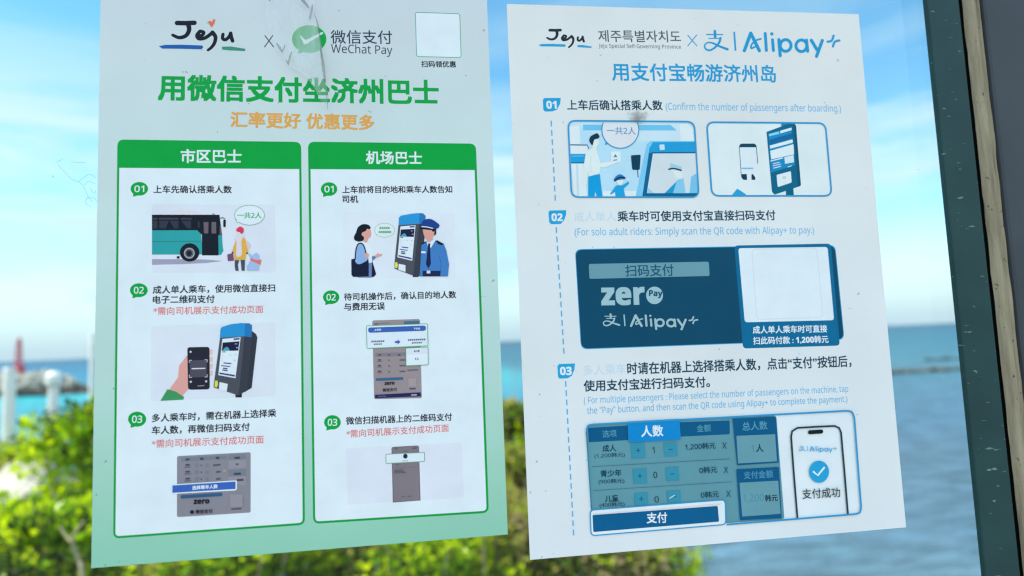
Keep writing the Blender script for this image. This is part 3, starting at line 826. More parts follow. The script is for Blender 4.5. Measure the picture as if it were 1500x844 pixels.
def city_logo(art, fx, fy, line1, line2, dark, heart=None):
    """hand-brushed city name over two underlines; fx/fy map the master drawing"""
    M = lambda pts: [(fx(x), fy(y)) for x, y in pts]
    k = abs(fx(1)-fx(0))*1.18
    art.stroke(M([(498, 132), (548, 133), (596, 131)]), 22*k, dark)
    art.stroke(M([(560, 135), (566, 170), (548, 203), (510, 214), (474, 200)]), 24*k, dark, True, 0.6)
    art.stroke(M([(612, 206), (640, 200), (648, 184), (628, 178)]), 16*k, dark, True)
    art.stroke(M([(628, 178), (610, 200), (620, 220), (655, 216), (690, 192)]), 17*k, dark, True)
    art.stroke(M([(697, 186), (714, 210), (708, 245), (690, 270), (672, 284)]), 21*k, dark, True, 0.6)
    art.stroke(M([(756, 196), (754, 218), (768, 226), (786, 214), (800, 192)]), 16*k, dark, True)
    art.stroke(M([(799, 190), (803, 212), (810, 232)]), 18*k, dark, True)
    art.poly(M([(396, 262), (430, 255), (520, 254), (640, 258), (645, 270), (635, 280), (520, 277), (415, 276)]), line1)
    art.poly(M([(750, 265), (800, 264), (882, 277), (880, 290), (800, 286), (752, 282)]), line2)
    if heart: art.poly(M([(672, 125), (685, 118), (693, 128), (702, 110), (714, 112), (708, 135), (693, 158), (680, 142)]), heart)

a = L('city_logo', 1, (130, 0, 3.8375)); city_logo(a, lambda x: x, lambda y: y, (30, 84, 166), (54, 134, 116), (20, 26, 42), (226, 108, 84)); a.build()
a = L('joining_cross', 1, (130, 0, 3.8375)).stroke([(992, 204), (1040, 266)], 6, (62, 76, 92)).stroke([(1036, 202), (990, 266)], 6, (62, 76, 92)); a.build()
a = L('speech_bubble_logo', 1, (420, 0, 3.836))
a.poly([(62, 306), (72, 262), (118, 288)], BUBBLE).ell(127, 222, 97, 78, BUBBLE)
a.poly([(72, 198), (78, 202), (103, 226), (112, 226), (196, 184), (206, 184), (204, 192), (108, 252), (98, 251)], PALE)
a.text('微信支付', (248, 210), (592, 212), (40, 56, 82), 0.006).text('WeChat Pay', (250, 281), (594, 290), (40, 56, 82), h=66); a.build()
a = L('code_frame', 1, (420, 0, 3.836)).round([(723, 72), (972, 80), (980, 326), (730, 320)], 14, (212, 228, 236), (70, 156, 128), 4)
a.build()
a = L('code_caption', 1, (420, 0, 3.836)).text('扫码领优惠', (757, 362), (950, 364), TXT, 0.022); a.build()
a = L('headline', 1).text('用微信支付坐济州巴士', (233, 128.5), (641.5, 136), (4, 150, 68), 0.031); a.build()
a = L('subheading', 1).text('汇率更好 优惠更多', (338.5, 175.3), (548, 180), ORANGE, 0.028); a.build()

def column(quad, hq, title, ta, tb):
    p = L('step_column', 1).round(quad, 8, PANEL, (14, 146, 70), 3.3).build()
    h = L('column_header', 4, None, p).round(hq, [8, 8, 0, 0], GREEN).text(title, ta, tb, PALE, 0.022).build()
    return p

def badge(par, cx, cy, rx, ry, n, col=GREEN):
    a = L('step_badge', 5, None, par)
    a.poly([(cx-rx*.72, cy+ry*1.16), (cx-rx*.70, cy+ry*.3), (cx-rx*.05, cy+ry*.92)], col).ell(cx, cy, rx, ry, col)
    a.text(n, (cx-rx*.55, cy), (cx+rx*.55, cy), PALE, 0.012, h=ry*.95); a.build()

def step(par, lines, notes=()):
    a = L('step_text', 5, None, par)
    for s, p, q in lines: a.text(s, p, q, TXT, 0.019)
    a.build()
    if notes:
        a = L('step_note', 5, None, par)
        for s, p, q in notes: a.text(s, p, q, RED, 0.008)
        a.build()

NOTE = '*需向司机展示支付成功页面'
c1 = column([(174.2, 206.5), (439.8, 210), (445.3, 767), (168, 787)], [(173.4, 205.8), (440.6, 209.3), (440, 248.2), (173.4, 246.3)], '市区巴士', (265.5, 229), (353.8, 229.5))
badge(c1, 204.7, 277, 12.8, 10, '01'); badge(c1, 204, 425.4, 13, 10.2, '02'); badge(c1, 201.5, 614, 13.3, 11, '03')
step(c1, [('上车先确认搭乘人数', (225.6, 277.7), (339.7, 277.9))])
step(c1, [('成人单人乘车，使用微信直接扫', (224.6, 424.9), (403.2, 421.9)), ('电子二维码支付', (224.6, 439.3), (314.7, 438))], [(NOTE, (225.4, 456), (385.8, 453))])
step(c1, [('多人乘车时，需在机器上选择乘', (223.2, 612.6), (404.6, 605)), ('车人数，再微信扫码支付', (223.2, 630.6), (366, 625.2))], [(NOTE, (223.2, 650.2), (386.5, 643.5))])
c2 = column([(453, 209.7), (695.5, 212.5), (714.3, 749.5), (460.5, 765.4)], [(452.2, 209), (696.3, 211.8), (696.5, 249.6), (454, 248.2)], '机场巴士', (536.5, 231), (617.8, 232))
badge(c2, 482.2, 277.4, 12, 10, '01'); badge(c2, 485.3, 435.6, 12, 10, '02'); badge(c2, 487.2, 618.6, 12.2, 10.5, '03')
step(c2, [('上车前将目的地和乘车人数告知', (501.8, 278.2), (662.2, 277.7)), ('司机', (501.8, 291.8), (524.7, 292))])
step(c2, [('待司机操作后，确认目的地人数', (504.2, 435.3), (668, 431.8)), ('与费用无误', (504.2, 449.8), (563.4, 448.3))])
step(c2, [('微信扫描机器上的二维码支付', (507.1, 616.5), (662, 610.5))], [(NOTE, (507.7, 635.7), (657.2, 626.7))])

# bus and two waiting travellers
TEAL, BLK = (38, 148, 158), (14, 24, 38)
a = L('bus_picture', 4, (215, 290, 7.34), c1)
a.round([(60, 70), (1382, 76), (1388, 800), (60, 806)], 30, PIC)
a.poly([(60, 660), (420, 660), (640, 664), (825, 680), (640, 702), (420, 712), (60, 722)], (140, 148, 178))
a.poly([(90, 172), (200, 160), (310, 134), (520, 132), (600, 165), (700, 180), (700, 186), (90, 186)], (196, 204, 222))
a.poly([(705, 172), (735, 172), (735, 180), (705, 180)], (120, 60, 80))
a.poly([(60, 345), (548, 348), (590, 395), (605, 610), (60, 612)], TEAL)
a.poly([(770, 400), (814, 400), (818, 500), (828, 570), (800, 618), (770, 612)], TEAL)
a.poly([(60, 183), (785, 183), (795, 260), (814, 404), (772, 404), (776, 620), (598, 620), (596, 400), (546, 350), (60, 350)], BLK)
for x0, x1 in ((66, 118), (135, 345), (372, 486)):
    a.poly([(x0, 216), (x1, 218), (x1, 236), (x0, 236)], (52, 58, 78))
for x0, x1, x2, x3 in ((66, 118, 118, 66), (140, 240, 210, 140), (250, 345, 345, 300), (376, 480, 480, 440)):
    a.poly([(x0, 248), (x1, 248), (x2, 330), (x3, 330)], (44, 50, 70))
a.poly([(556, 255), (570, 255), (570, 320), (556, 320)], (50, 56, 72))
a.round([(614, 262), (668, 262), (664, 384), (620, 384)], 6, (92, 88, 104)).round([(700, 262), (750, 262), (750, 384), (700, 384)], 6, (92, 88, 104))
a.poly([(790, 290), (802, 310), (808, 402), (788, 402)], (92, 88, 104))
a.stroke([(60, 470), (590, 468)], 4, (24, 112, 122)).stroke([(790, 222), (820, 214), (840, 226)], 10, (70, 84, 104))
a.round([(826, 236), (854, 236), (852, 318), (826, 314)], 10, BLK)
a.poly([(328, 630), (358, 626), (356, 655), (326, 652)], BLK)
a.ell(465, 588, 104, 98, BLK).ell(462, 596, 58, 58, (150, 156, 172)).ell(462, 596, 46, 46, (84, 92, 110)).ell(460, 598, 30, 32, (20, 30, 44))
a.ell(1108, 188, 160, 106, (206, 220, 236), 40, (98, 168, 134), 6)
a.poly([(968, 244), (1000, 262), (976, 272)], (206, 220, 236)).stroke([(958, 232), (975, 268), (1000, 266)], 5, (98, 168, 134))
a.text('一共2人', (978, 190), (1236, 190), (14, 158, 80), 0.012)
a.poly([(1070, 470), (1110, 488), (1118, 520), (1100, 550), (1080, 555)], (222, 184, 206), True)
a.poly([(950, 672), (998, 672), (984, 720), (992, 785), (958, 785), (950, 740)], (62, 72, 94)).poly([(1012, 668), (1060, 668), (1056, 785), (1024, 785)], (62, 72, 94))
a.poly([(960, 460), (1030, 425), (1062, 440), (1098, 590), (1070, 608), (1062, 668), (942, 668), (946, 600), (918, 588)], (212, 164, 76))
a.poly([(980, 400), (1040, 388), (1050, 416), (1022, 460), (1026, 600), (998, 634), (966, 618), (968, 470), (944, 440)], (232, 200, 220), True)
a.poly([(968, 350), (1012, 370), (1020, 388), (984, 396), (970, 380)], (228, 204, 214), True).poly([(1010, 360), (1040, 366), (1030, 386), (1010, 384)], (36, 30, 50))
a.poly([(966, 358), (980, 325), (1012, 312), (1042, 330), (1046, 362), (1030, 378)], (200, 52, 86), True)
a.round([(870, 610), (934, 594), (940, 676), (876, 682)], 8, (106, 70, 112)).ell(926, 590, 9, 9, (40, 44, 60)).ell(1082, 596, 9, 9, (40, 44, 60))
a.poly([(1090, 605), (1110, 600), (1148, 632), (1128, 650)], (140, 176, 222))
a.poly([(1080, 782), (1080, 735), (1108, 690), (1140, 664), (1150, 612), (1178, 592), (1208, 610), (1216, 650), (1210, 782)], (140, 176, 222))
a.poly([(1114, 648), (1180, 668), (1236, 666), (1232, 690), (1222, 724), (1188, 706), (1120, 678)], (226, 108, 116))
a.build()

def card_reader(a, top, top_side, body, side, screen, foot):
    """the blue-topped ticket reader drawn on two of the pictures"""
    a.poly(foot, (28, 32, 44)).poly(side, (48, 56, 70)).poly(body, (66, 74, 88))
    a.poly(top_side, (30, 112, 178)).poly(top, (34, 138, 206))
    a.poly(screen, (218, 230, 244))
    q = [Vector(p) for p in screen]
    def S(u, v): return tuple((q[0]*(1-u)+q[1]*u)*(1-v)+(q[3]*(1-u)+q[2]*u)*v)
    def box(u0, v0, u1, v1, c): a.poly([S(u0, v0), S(u1, v0), S(u1, v1), S(u0, v1)], c)
    box(.04, .10, .96, .33, (22, 26, 62))
    a.poly([S(.1, .33), S(.15, .26), S(.3, .22), S(.42, .26), S(.48, .33)], (60, 150, 176))
    box(.62, .015, .95, .06, (60, 84, 150)); box(.72, .15, .86, .17, (140, 150, 196)); box(.82, .24, .92, .27, (140, 150, 196))
    box(.08, .345, .26, .37, (50, 70, 150))
    for u, v, w in ((.1, .44, .06), (.5, .44, .1), (.78, .43, .12), (.1, .52, .06), (.1, .6, .06), (.78, .56, .12)): box(u, v, u+w, v+.012, (150, 160, 196))
    box(.22, .64, .66, .67, (50, 64, 140)); box(.1, .72, .62, .745, (50, 64, 140)); box(.22, .78, .48, .81, (40, 50, 110)); box(.2, .83, .5, .86, (40, 50, 110))
    box(.05, .925, .95, .965, (34, 52, 128))

a = L('hand_and_reader_picture', 4, (215, 465, 6.49), c1)
a.round([(46, 82), (1224, 46), (1226, 746), (44, 796)], 40, PIC)
for y in (330, 400, 465, 530): a.round([(596, y-26), (632, y-26), (630, y+26), (596, y+26)], 12, (224, 182, 186))
a.poly([(215, 690), (300, 570), (310, 460), (384, 362), (412, 366), (420, 660), (345, 745)], (200, 152, 150))
a.poly([(200, 682), (280, 705), (358, 755), (352, 782), (132, 794)], (52, 140, 92))
a.round([(388, 284), (600, 280), (602, 684), (396, 688)], 28, (30, 34, 50))
a.round([(412, 410), (574, 404), (574, 566), (412, 572)], 10, (66, 70, 88))
for p in ([(408, 430), (408, 408), (430, 408)], [(556, 402), (578, 402), (578, 424)], [(408, 548), (408, 570), (430, 570)], [(556, 566), (578, 566), (578, 545)]):
    a.stroke(p, 6, (190, 196, 214))
a.stroke([(434, 488), (556, 484)], 10, (206, 212, 226)).ell(420, 328, 10, 9, (196, 202, 216)).ell(422, 612, 11, 10, (180, 186, 204)).ell(568, 608, 11, 10, (180, 186, 204))
a.stroke([(490, 652), (548, 648)], 7, (140, 146, 166))
a.poly([(990, 120), (1040, 158), (1054, 190), (1000, 670), (930, 712), (930, 180)], (42, 50, 64))
card_reader(a, [(704, 110), (718, 92), (800, 66), (900, 54), (936, 56), (932, 180), (698, 194)], [(936, 56), (975, 56), (1004, 75), (1000, 190), (930, 180)],
            [(700, 192), (932, 178), (876, 742), (640, 666), (640, 640)], [(932, 178), (1000, 188), (960, 690), (876, 742)],
            [(722, 206), (896, 188), (846, 578), (684, 548)], [(846, 725), (908, 715), (906, 760), (846, 760)])
a.poly([(652, 602), (676, 600), (682, 640), (668, 668), (648, 656)], (206, 204, 84)).round([(696, 614), (774, 632), (764, 706), (690, 684)], 6, (220, 230, 240))
a.build()

a = L('screen_picture', 4, (240, 650, 7.34), c1)
GR = (118, 126, 142)
a.round([(145, 132), (936, 90), (936, 738), (145, 788)], 22, GR)
a.poly([(190, 150), (680, 125), (682, 165), (190, 192)], (104, 118, 136)).poly([(700, 120), (885, 112), (885, 165), (700, 172)], (104, 118, 136)).poly([(700, 282), (885, 270), (885, 345), (700, 352)], (104, 118, 136))
a.round([(700, 180), (884, 170), (884, 258), (700, 268)], 4, (128, 134, 150)).round([(700, 356), (884, 346), (884, 440), (700, 446)], 4, (128, 134, 150))
for y, r in ((232, 0), (305, 1), (380, 2)):
    for x in (358, 466): a.round([(x-18, y-20), (x+18, y-22), (x+18, y+18), (x-18, y+20)], 4, (106, 118, 138))
    a.poly([(236, y-14), (284, y-17), (284, y+2), (236, y+5)], (64, 70, 88)).poly([(226, y+14), (294, y+10), (294, y+22), (226, y+26)], (84, 90, 106))
    a.poly([(400, y-8), (414, y-9), (414, y+8), (400, y+9)], (74, 80, 96)).poly([(534 if r == 0 else 566, y-10), (612, y-16), (612, y+2), (534 if r == 0 else 566, y+8)], (72, 78, 96))
for x0, x1, y in ((238, 278, 168), (395, 430, 160), (562, 600, 152), (764, 822, 150), (758, 832, 322), (790, 860, 388)):
    a.poly([(x0, y-9), (x1, y-12), (x1, y+9), (x0, y+12)], (58, 64, 82))
a.poly([(778, 212), (806, 210), (806, 228), (778, 230)], (76, 82, 98)).round([(640, 275), (674, 273), (674, 300), (640, 303)], 4, (150, 142, 122))
a.poly([(188, 552), (630, 524), (630, 560), (188, 588)], (44, 84, 124))
a.text('zero', (328, 624), (492, 617), (26, 28, 42), 0.03).ell(308, 732, 22, 20, (28, 30, 44)).text('微信支付', (346, 730), (528, 720), (34, 36, 50), 0.02)
a.round([(716, 542), (854, 534), (854, 672), (716, 680)], 4, (128, 134, 150))
a.poly([(730, 696), (838, 688), (838, 700), (730, 708)], (62, 68, 84))
a.poly([(92, 436), (778, 392), (792, 400), (792, 484), (776, 500), (92, 538)], (206, 218, 236)).poly([(98, 446), (776, 404), (776, 484), (98, 526)], (50, 92, 178))
a.text('选择乘车人数', (312, 472), (584, 455), (216, 226, 242), 0.03)
a.build()

a = L('driver_picture', 4, (500, 300, 7.337), c2)
a.round([(20, 84), (1215, 92), (1225, 790), (24, 786)], 30, (195, 216, 235))
a.ell(466, 276, 108, 75, (208, 228, 232), 36, (120, 178, 152), 5).poly([(372, 330), (398, 325), (420, 342)], (208, 228, 232)).stroke([(385, 318), (368, 334), (412, 340)], 4, (120, 178, 152))
a.text('xxxxx', (408, 252), (522, 252), (60, 150, 100), 0.02).text('xxxxxx', (400, 295), (538, 295), (60, 150, 100), 0.02)
a.poly([(230, 395), (300, 410), (335, 480), (330, 560), (330, 640), (290, 640), (230, 560)], (222, 232, 242))
a.poly([(290, 630), (332, 620), (372, 745), (350, 772), (320, 785), (180, 785), (165, 770)], (92, 122, 174)).poly([(332, 600), (376, 748), (352, 776), (326, 780)], NAVY)
a.poly([(108, 590), (130, 582), (290, 570), (296, 620), (296, 772), (130, 778), (110, 755)], NAVY)
a.poly([(170, 430), (210, 412), (240, 430), (262, 500), (275, 540), (285, 590), (230, 628), (185, 640), (152, 612), (152, 540)], (122, 164, 216), True)
a.stroke([(150, 588), (158, 490), (178, 432), (206, 416), (236, 432), (258, 485), (268, 540)], 13, (20, 28, 58), True)
a.poly([(252, 530), (285, 522), (298, 540), (290, 568), (262, 570)], SKIN, True)
a.poly([(328, 560), (360, 548), (376, 572), (336, 606)], (84, 120, 178))
a.poly([(358, 556), (396, 518), (404, 532), (442, 532), (436, 550), (380, 572)], SKIN)
a.poly([(222, 300), (290, 255), (314, 262), (322, 310), (314, 350), (290, 366), (272, 412), (236, 396)], SKIN)
a.poly([(160, 300), (180, 245), (232, 212), (290, 218), (316, 248), (300, 266), (280, 260), (262, 285), (226, 302), (222, 330), (244, 350), (236, 385), (190, 398), (146, 382), (138, 345)], (12, 20, 34), True)
card_reader(a, [(620, 140), (640, 120), (760, 98), (840, 92), (836, 206), (616, 222)], [(840, 92), (880, 96), (906, 122), (900, 210), (836, 206)],
            [(614, 222), (836, 208), (772, 764), (572, 688), (570, 650)], [(836, 208), (902, 210), (872, 740), (828, 776), (772, 764)],
            [(636, 236), (798, 222), (762, 604), (604, 566)], [(770, 740), (826, 730), (826, 778), (768, 778)])
a.poly([(576, 622), (600, 618), (610, 650), (600, 685), (572, 676)], (206, 204, 84)).round([(618, 636), (690, 652), (690, 724), (614, 700)], 6, (220, 230, 240))
a.poly([(862, 430), (920, 396), (960, 420), (1010, 384), (1100, 420), (1130, 500), (1158, 640), (1146, 772), (842, 772), (850, 640)], (56, 116, 186))
a.poly([(860, 436), (862, 420), (918, 392), (918, 404)], (16, 24, 50)).poly([(1014, 392), (1030, 384), (1102, 424), (1080, 438), (1040, 425)], (16, 24, 50))
a.poly([(874, 712), (1064, 712), (1064, 770), (874, 772)], (20, 34, 78)).round([(918, 710), (956, 710), (956, 740), (918, 740)], 3, (190, 204, 222))
a.stroke([(1056, 560), (1072, 640), (1066, 740)], 5, (30, 88, 160)).round([(858, 502), (906, 504), (906, 524), (858, 522)], 3, (212, 224, 238))
a.poly([(916, 396), (936, 408), (1002, 374), (1010, 388), (960, 470), (946, 430), (930, 446)], (216, 226, 238))
a.poly([(874, 268), (968, 268), (980, 292), (1004, 290), (1000, 330), (984, 340), (978, 380), (944, 412), (926, 384), (900, 360), (884, 320)], SKIN)
a.poly([(966, 262), (1018, 258), (1020, 310), (1004, 338), (996, 312), (1004, 290), (980, 294)], (14, 22, 38))
a.poly([(934, 418), (958, 418), (954, 450), (962, 640), (936, 688), (910, 640), (930, 460)], (18, 28, 72))
a.poly([(856, 236), (868, 190), (905, 160), (970, 160), (1040, 205), (1054, 230), (1030, 258), (960, 250), (900, 236)], (24, 58, 134), True)
a.poly([(840, 262), (862, 244), (930, 246), (984, 264), (968, 276)], (12, 20, 44)).stroke([(866, 238), (920, 242), (980, 256)], 10, (206, 218, 236))
a.build()

a = L('fare_slip_picture', 4, (525, 460, 6.49), c2)
SL = (134, 132, 142)
a.round([(132, 62), (584, 48), (604, 800), (150, 810)], 18, SL)
a.poly([(432, 70), (582, 64), (582, 100), (432, 104)], (62, 104, 132)).text('Jeju', (152, 96), (192, 95), (50, 54, 70), 0.02).stroke([(208, 90), (290, 87)], 8, (104, 104, 120))
a.poly([(160, 372), (448, 364), (448, 400), (160, 406)], (112, 116, 132))
for x, w in ((190, 24), (284, 16), (376, 24)): a.poly([(x, 384), (x+w, 383), (x+w, 396), (x, 397)], (58, 62, 80))
for y in (440, 494, 548):
    a.poly([(186, y-10), (216, y-11), (216, y+3), (186, y+4)], (74, 76, 94)).poly([(180, y+8), (228, y+7), (228, y+14), (180, y+15)], (100, 102, 118))
    a.poly([(286, y-6), (298, y-6), (298, y+8), (286, y+8)], (84, 86, 102)).poly([(392, y-8), (446, y-10), (446, y+3), (392, y+5)], (84, 86, 104))
a.poly([(466, 530), (566, 524), (566, 536), (466, 542)], (92, 94, 112))
a.poly([(168, 612), (424, 600), (426, 626), (168, 636)], (52, 96, 136))
a.text('zero', (250, 662), (344, 657), (30, 32, 46), 0.03).text('微信支付', (232, 724), (366, 716), (36, 38, 52), 0.02)
a.round([(474, 614), (550, 610), (552, 688), (476, 692)], 4, (144, 142, 152)).poly([(486, 706), (544, 703), (544, 714), (486, 717)], (62, 64, 82))
a.poly([(158, 768), (590, 744), (596, 782), (160, 800)], (28, 36, 88)).poly([(502, 764), (556, 761), (556, 774), (502, 777)], (150, 154, 184)).poly([(186, 780), (264, 777), (264, 783), (186, 786)], (96, 102, 146))
a.round([(78, 114), (656, 94), (662, 302), (84, 328)], 10, (190, 216, 234), (74, 160, 118), 6)
a.round([(92, 130), (642, 110), (642, 160), (96, 180)], 24, (50, 92, 172)).text('上车站', (152, 152), (216, 149), (204, 216, 238), 0.03).text('下车站', (524, 141), (586, 138), (204, 216, 238), 0.03)
def small_print(art, p, q, h, n, c):
    # lines too fine to read: a row of character-sized ticks
    for i in range(n):
        t0, t1 = i/n, (i+.72)/n; e = .18*h*((i*7) % 3-1)
        A = [p[k]+(q[k]-p[k])*t0 for k in (0, 1)]; Z = [p[k]+(q[k]-p[k])*t1 for k in (0, 1)]
        art.poly([(A[0], A[1]-h/2-e), (Z[0], Z[1]-h/2+e), (Z[0], Z[1]+h/2), (A[0], A[1]+h/2)], c); art.layer -= 1
    art.layer += 1
small_print(a, (124, 263), (252, 258), 15, 7, (70, 84, 112)); small_print(a, (150, 288), (228, 285), 12, 5, (70, 84, 112))
small_print(a, (472, 248), (642, 242), 15, 9, (70, 84, 112)); small_print(a, (508, 276), (608, 272), 12, 6, (70, 84, 112))
a.poly([(348, 258), (374, 257), (374, 242), (400, 266), (374, 290), (374, 276), (348, 277)], (50, 92, 172))
a.round([(452, 326), (662, 316), (664, 482), (454, 492)], 8, (206, 220, 236), (74, 160, 118), 6).poly([(460, 334), (656, 324), (656, 378), (460, 386)], (188, 208, 230))
a.text('总人数', (528, 354), (582, 351), (40, 50, 78), 0.03).text('1人', (538, 428), (576, 426), (40, 50, 78), 0.02)
a.build()

a = L('phone_picture', 4, (500, 640, 7.895), c2)
a.round([(55, 132), (1392, 64), (1416, 700), (74, 782)], 14, (193, 212, 233))
a.round([(580, 116), (898, 98), (916, 734), (596, 758)], [26, 26, 0, 0], (92, 94, 108)).poly([(590, 126), (890, 108), (906, 728), (606, 748)], (112, 112, 124))
a.stroke([(618, 138), (648, 136)], 10, (70, 72, 88)).stroke([(828, 130), (870, 127)], 12, (66, 68, 84)).stroke([(712, 164), (766, 161)], 6, (86, 88, 102))
a.stroke([(632, 322), (664, 320)], 8, (76, 78, 94)).stroke([(620, 356), (850, 348)], 3, (90, 92, 106))
for y, w in ((384, 100), (400, 115), (416, 130)): a.stroke([(614, y), (614+w, y-5)], 9, (74, 76, 92))
a.stroke([(700, 690), (734, 688)], 8, (78, 80, 96)).stroke([(768, 686), (814, 683)], 8, (78, 80, 96))
a.round([(516, 200), (962, 178), (962, 282), (518, 306)], 10, (208, 224, 236), (88, 160, 130), 8)
a.ell(741, 222, 26, 28, (26, 36, 88)); small_print(a, (708, 276), (776, 273), 14, 4, (150, 172, 182))
a.build()
# ------------------------------------------------------------------ blue poster
SKYB, HEAD, ENG, TEALT, WHT = (28, 150, 206), (30, 144, 202), (92, 168, 218), (12, 62, 86), (224, 234, 238)
RIM = (42, 140, 196)
RW, RH, RCX, RCZ = 0.21, 0.29556, 0.14984, 0.0366
rbase = Vector((RCX-RW/2, 0, RCZ-RH/2))
blue_poster = empty('poster', rbase)
tag(blue_poster, 'white and blue bus payment poster with three numbered steps, nearest the green frame', 'poster', 'payment posters on the glass')
rc = [(RCX-RW/2, RCZ-RH/2), (RCX+RW/2, RCZ-RH/2), (RCX+RW/2, RCZ+RH/2), (RCX-RW/2, RCZ+RH/2)]
sheet_part(blue_poster, rbase, rc, paper('white_poster_paper', [(0, (199, 216, 230)), (1, (194, 212, 220))], RCZ-RH/2, RCZ+RH/2))
def B(name, layer=1, frame=None, parent=None): return Art(name, parent or blue_poster, rbase, layer, frame)

def pay_logo(art, fx, fy, c):
    """brushed character, bar and rounded word mark with a four-point plus"""
    M = lambda pts: [(fx(x), fy(y)) for x, y in pts]
    k = abs(fx(1)-fx(0)); ky = abs(fy(1)-fy(0))
    art.stroke(M([(100, 145), (260, 145)]), 12*k, c).stroke(M([(182, 112), (185, 175)]), 28*k, c).stroke(M([(122, 183), (222, 183)]), 10*k, c)
    art.stroke(M([(238, 180), (226, 222), (186, 272), (130, 302), (88, 286), (82, 248), (112, 224)]), 24*k, c, True, 0.6)
    art.stroke(M([(112, 224), (160, 230), (228, 262), (308, 292)]), 14*k, c, True, 1.8)
    art.stroke(M([(375, 124), (388, 300)]), 18*k, c)
    art.stroke(M([(476, 306), (540, 132)]), 34*k, c).stroke(M([(540, 132), (626, 306)]), 34*k, c)
    art.stroke(M([(640, 188), (590, 205), (548, 246), (545, 282), (592, 262)]), 18*k, c, True)
    art.stroke(M([(684, 134), (696, 304)]), 30*k, c).stroke(M([(757, 196), (766, 304)]), 30*k, c).ell(fx(750), fy(138), 17*k, 17*ky, c, 16)
    art.stroke(M([(820, 196), (834, 356)]), 32*k, c)
    def ring(cx, cy):
        p = M([(cx+54*math.cos(t*math.tau/24), cy+58*math.sin(t*math.tau/24)) for t in range(24)])
        art.outline(p, c, 30*k)
    ring(888, 254); ring(1045, 257)
    art.stroke(M([(1096, 200), (1108, 312)]), 30*k, c)
    art.stroke(M([(1144, 202), (1200, 296)]), 32*k, c).stroke(M([(1254, 204), (1196, 362)]), 32*k, c)
    art.stroke(M([(1306, 216), (1346, 206), (1366, 156)]), 22*k, c, True).stroke(M([(1424, 204), (1378, 218), (1360, 264)]), 22*k, c, True)

I = lambda v: v
a = B('city_logo', 1, (730, 0, 4.69)); city_logo(a, lambda x: 275+(x-395)*.7495, lambda y: 313+(y-265)*.77, SKYB, SKYB, (26, 40, 54)); a.build()
a = B('province_name', 1, (730, 0, 4.69)).text('제주특별자치도', (685, 250), (1250, 254), (68, 80, 96), 0.008).text('Jeju Special Self-Governing Province', (688, 320), (1252, 328), (86, 98, 112), 0.004, h=36); a.build()
a = B('joining_cross', 1, (730, 0, 4.69)).stroke([(1300, 246), (1362, 318)], 7, HEAD).stroke([(1360, 244), (1300, 318)], 7, HEAD); a.build()
a = B('payment_logo', 1, (1020, 30, 6.818)); pay_logo(a, I, I, (24, 142, 200)); a.build()
a = B('headline', 1).text('用支付宝畅游济州岛', (896.3, 105.5), (1135.4, 108.8), HEAD, 0.018); a.build()

def marker(pts, fr, n, p, q):
    a = B('step_marker', 1, fr).poly(pts, SKYB).text(n, p, q, WHT, 0.02); a.build()
marker([(305, 688), (314, 676), (428, 675), (424, 715), (402, 756), (370, 768), (320, 769), (308, 757)], (730, 0, 4.69), '01', (330, 722), (398, 723))
marker([(93, 690), (101, 678), (198, 676), (197, 702), (184, 738), (166, 757), (110, 759), (98, 748)], (780, 140, 4.019), '02', (112, 718), (176, 718))
marker([(82, 83), (89, 73), (163, 70), (160, 98), (149, 126), (130, 138), (92, 140), (85, 132)], (790, 510, 3.125), '03', (95, 105), (147, 104))
a = B('dashed_line', 1)
for p, q in (((807.2, 178), (813.8, 304)), ((814.6, 334), (826.6, 528)), ((828.4, 559), (840.2, 786))):
    p, q = Vector(p), Vector(q); d = (q-p).normalized(); t = 0
    while t+7 < (q-p).length:
        a.stroke([tuple(p+d*t), tuple(p+d*(t+7))], 2.0, (70, 158, 210)); a.layer = 1; t += 13.6
a.build()

a = B('step_text', 1, (730, 0, 4.69)).text('上车后确认搭乘人数', (472, 723), (1125, 726), TEALT, 0.018); a.build()
a = B('step_translation', 1).text('(Confirm the number of passengers after boarding.)', (974.8, 157.6), (1231.4, 160.6), ENG, 0.004, h=14); a.build()
a = B('step_text', 1).text('成人单人', (841, 317.9), (902, 317.3), (176, 206, 224), 0.006).text('乘车时可使用支付宝直接扫码支付', (904.4, 317.2), (1135, 315.4), TEALT, 0.018); a.build()
a = B('step_translation', 1).text('(For solo adult riders: Simply scan the QR code with Alipay+ to pay.)', (841.5, 341.5), (1192, 338.6), ENG, 0.004, h=14); a.build()
a = B('step_text', 1, (790, 510, 3.125)).text('多人乘车', (200, 102), (395, 94), (172, 204, 226), 0.006)
a.text('时请在机器上选择搭乘人数，点击“支付”按钮后，', (402, 95), (1425, 60), TEALT, 0.018, h=54).text('使用支付宝进行扫码支付。', (203, 173), (778, 154), TEALT, 0.018); a.build()
a = B('step_translation', 1, (790, 510, 3.125)).text('( For multiple passengers : Please select the number of passengers on the machine, tap', (203, 243), (1412, 189), ENG, 0.004, h=40)
a.text('the "Pay" button, and then scan the QR code using Alipay+ to complete the payment.)', (218, 290), (1408, 236), ENG, 0.004, h=40); a.build()

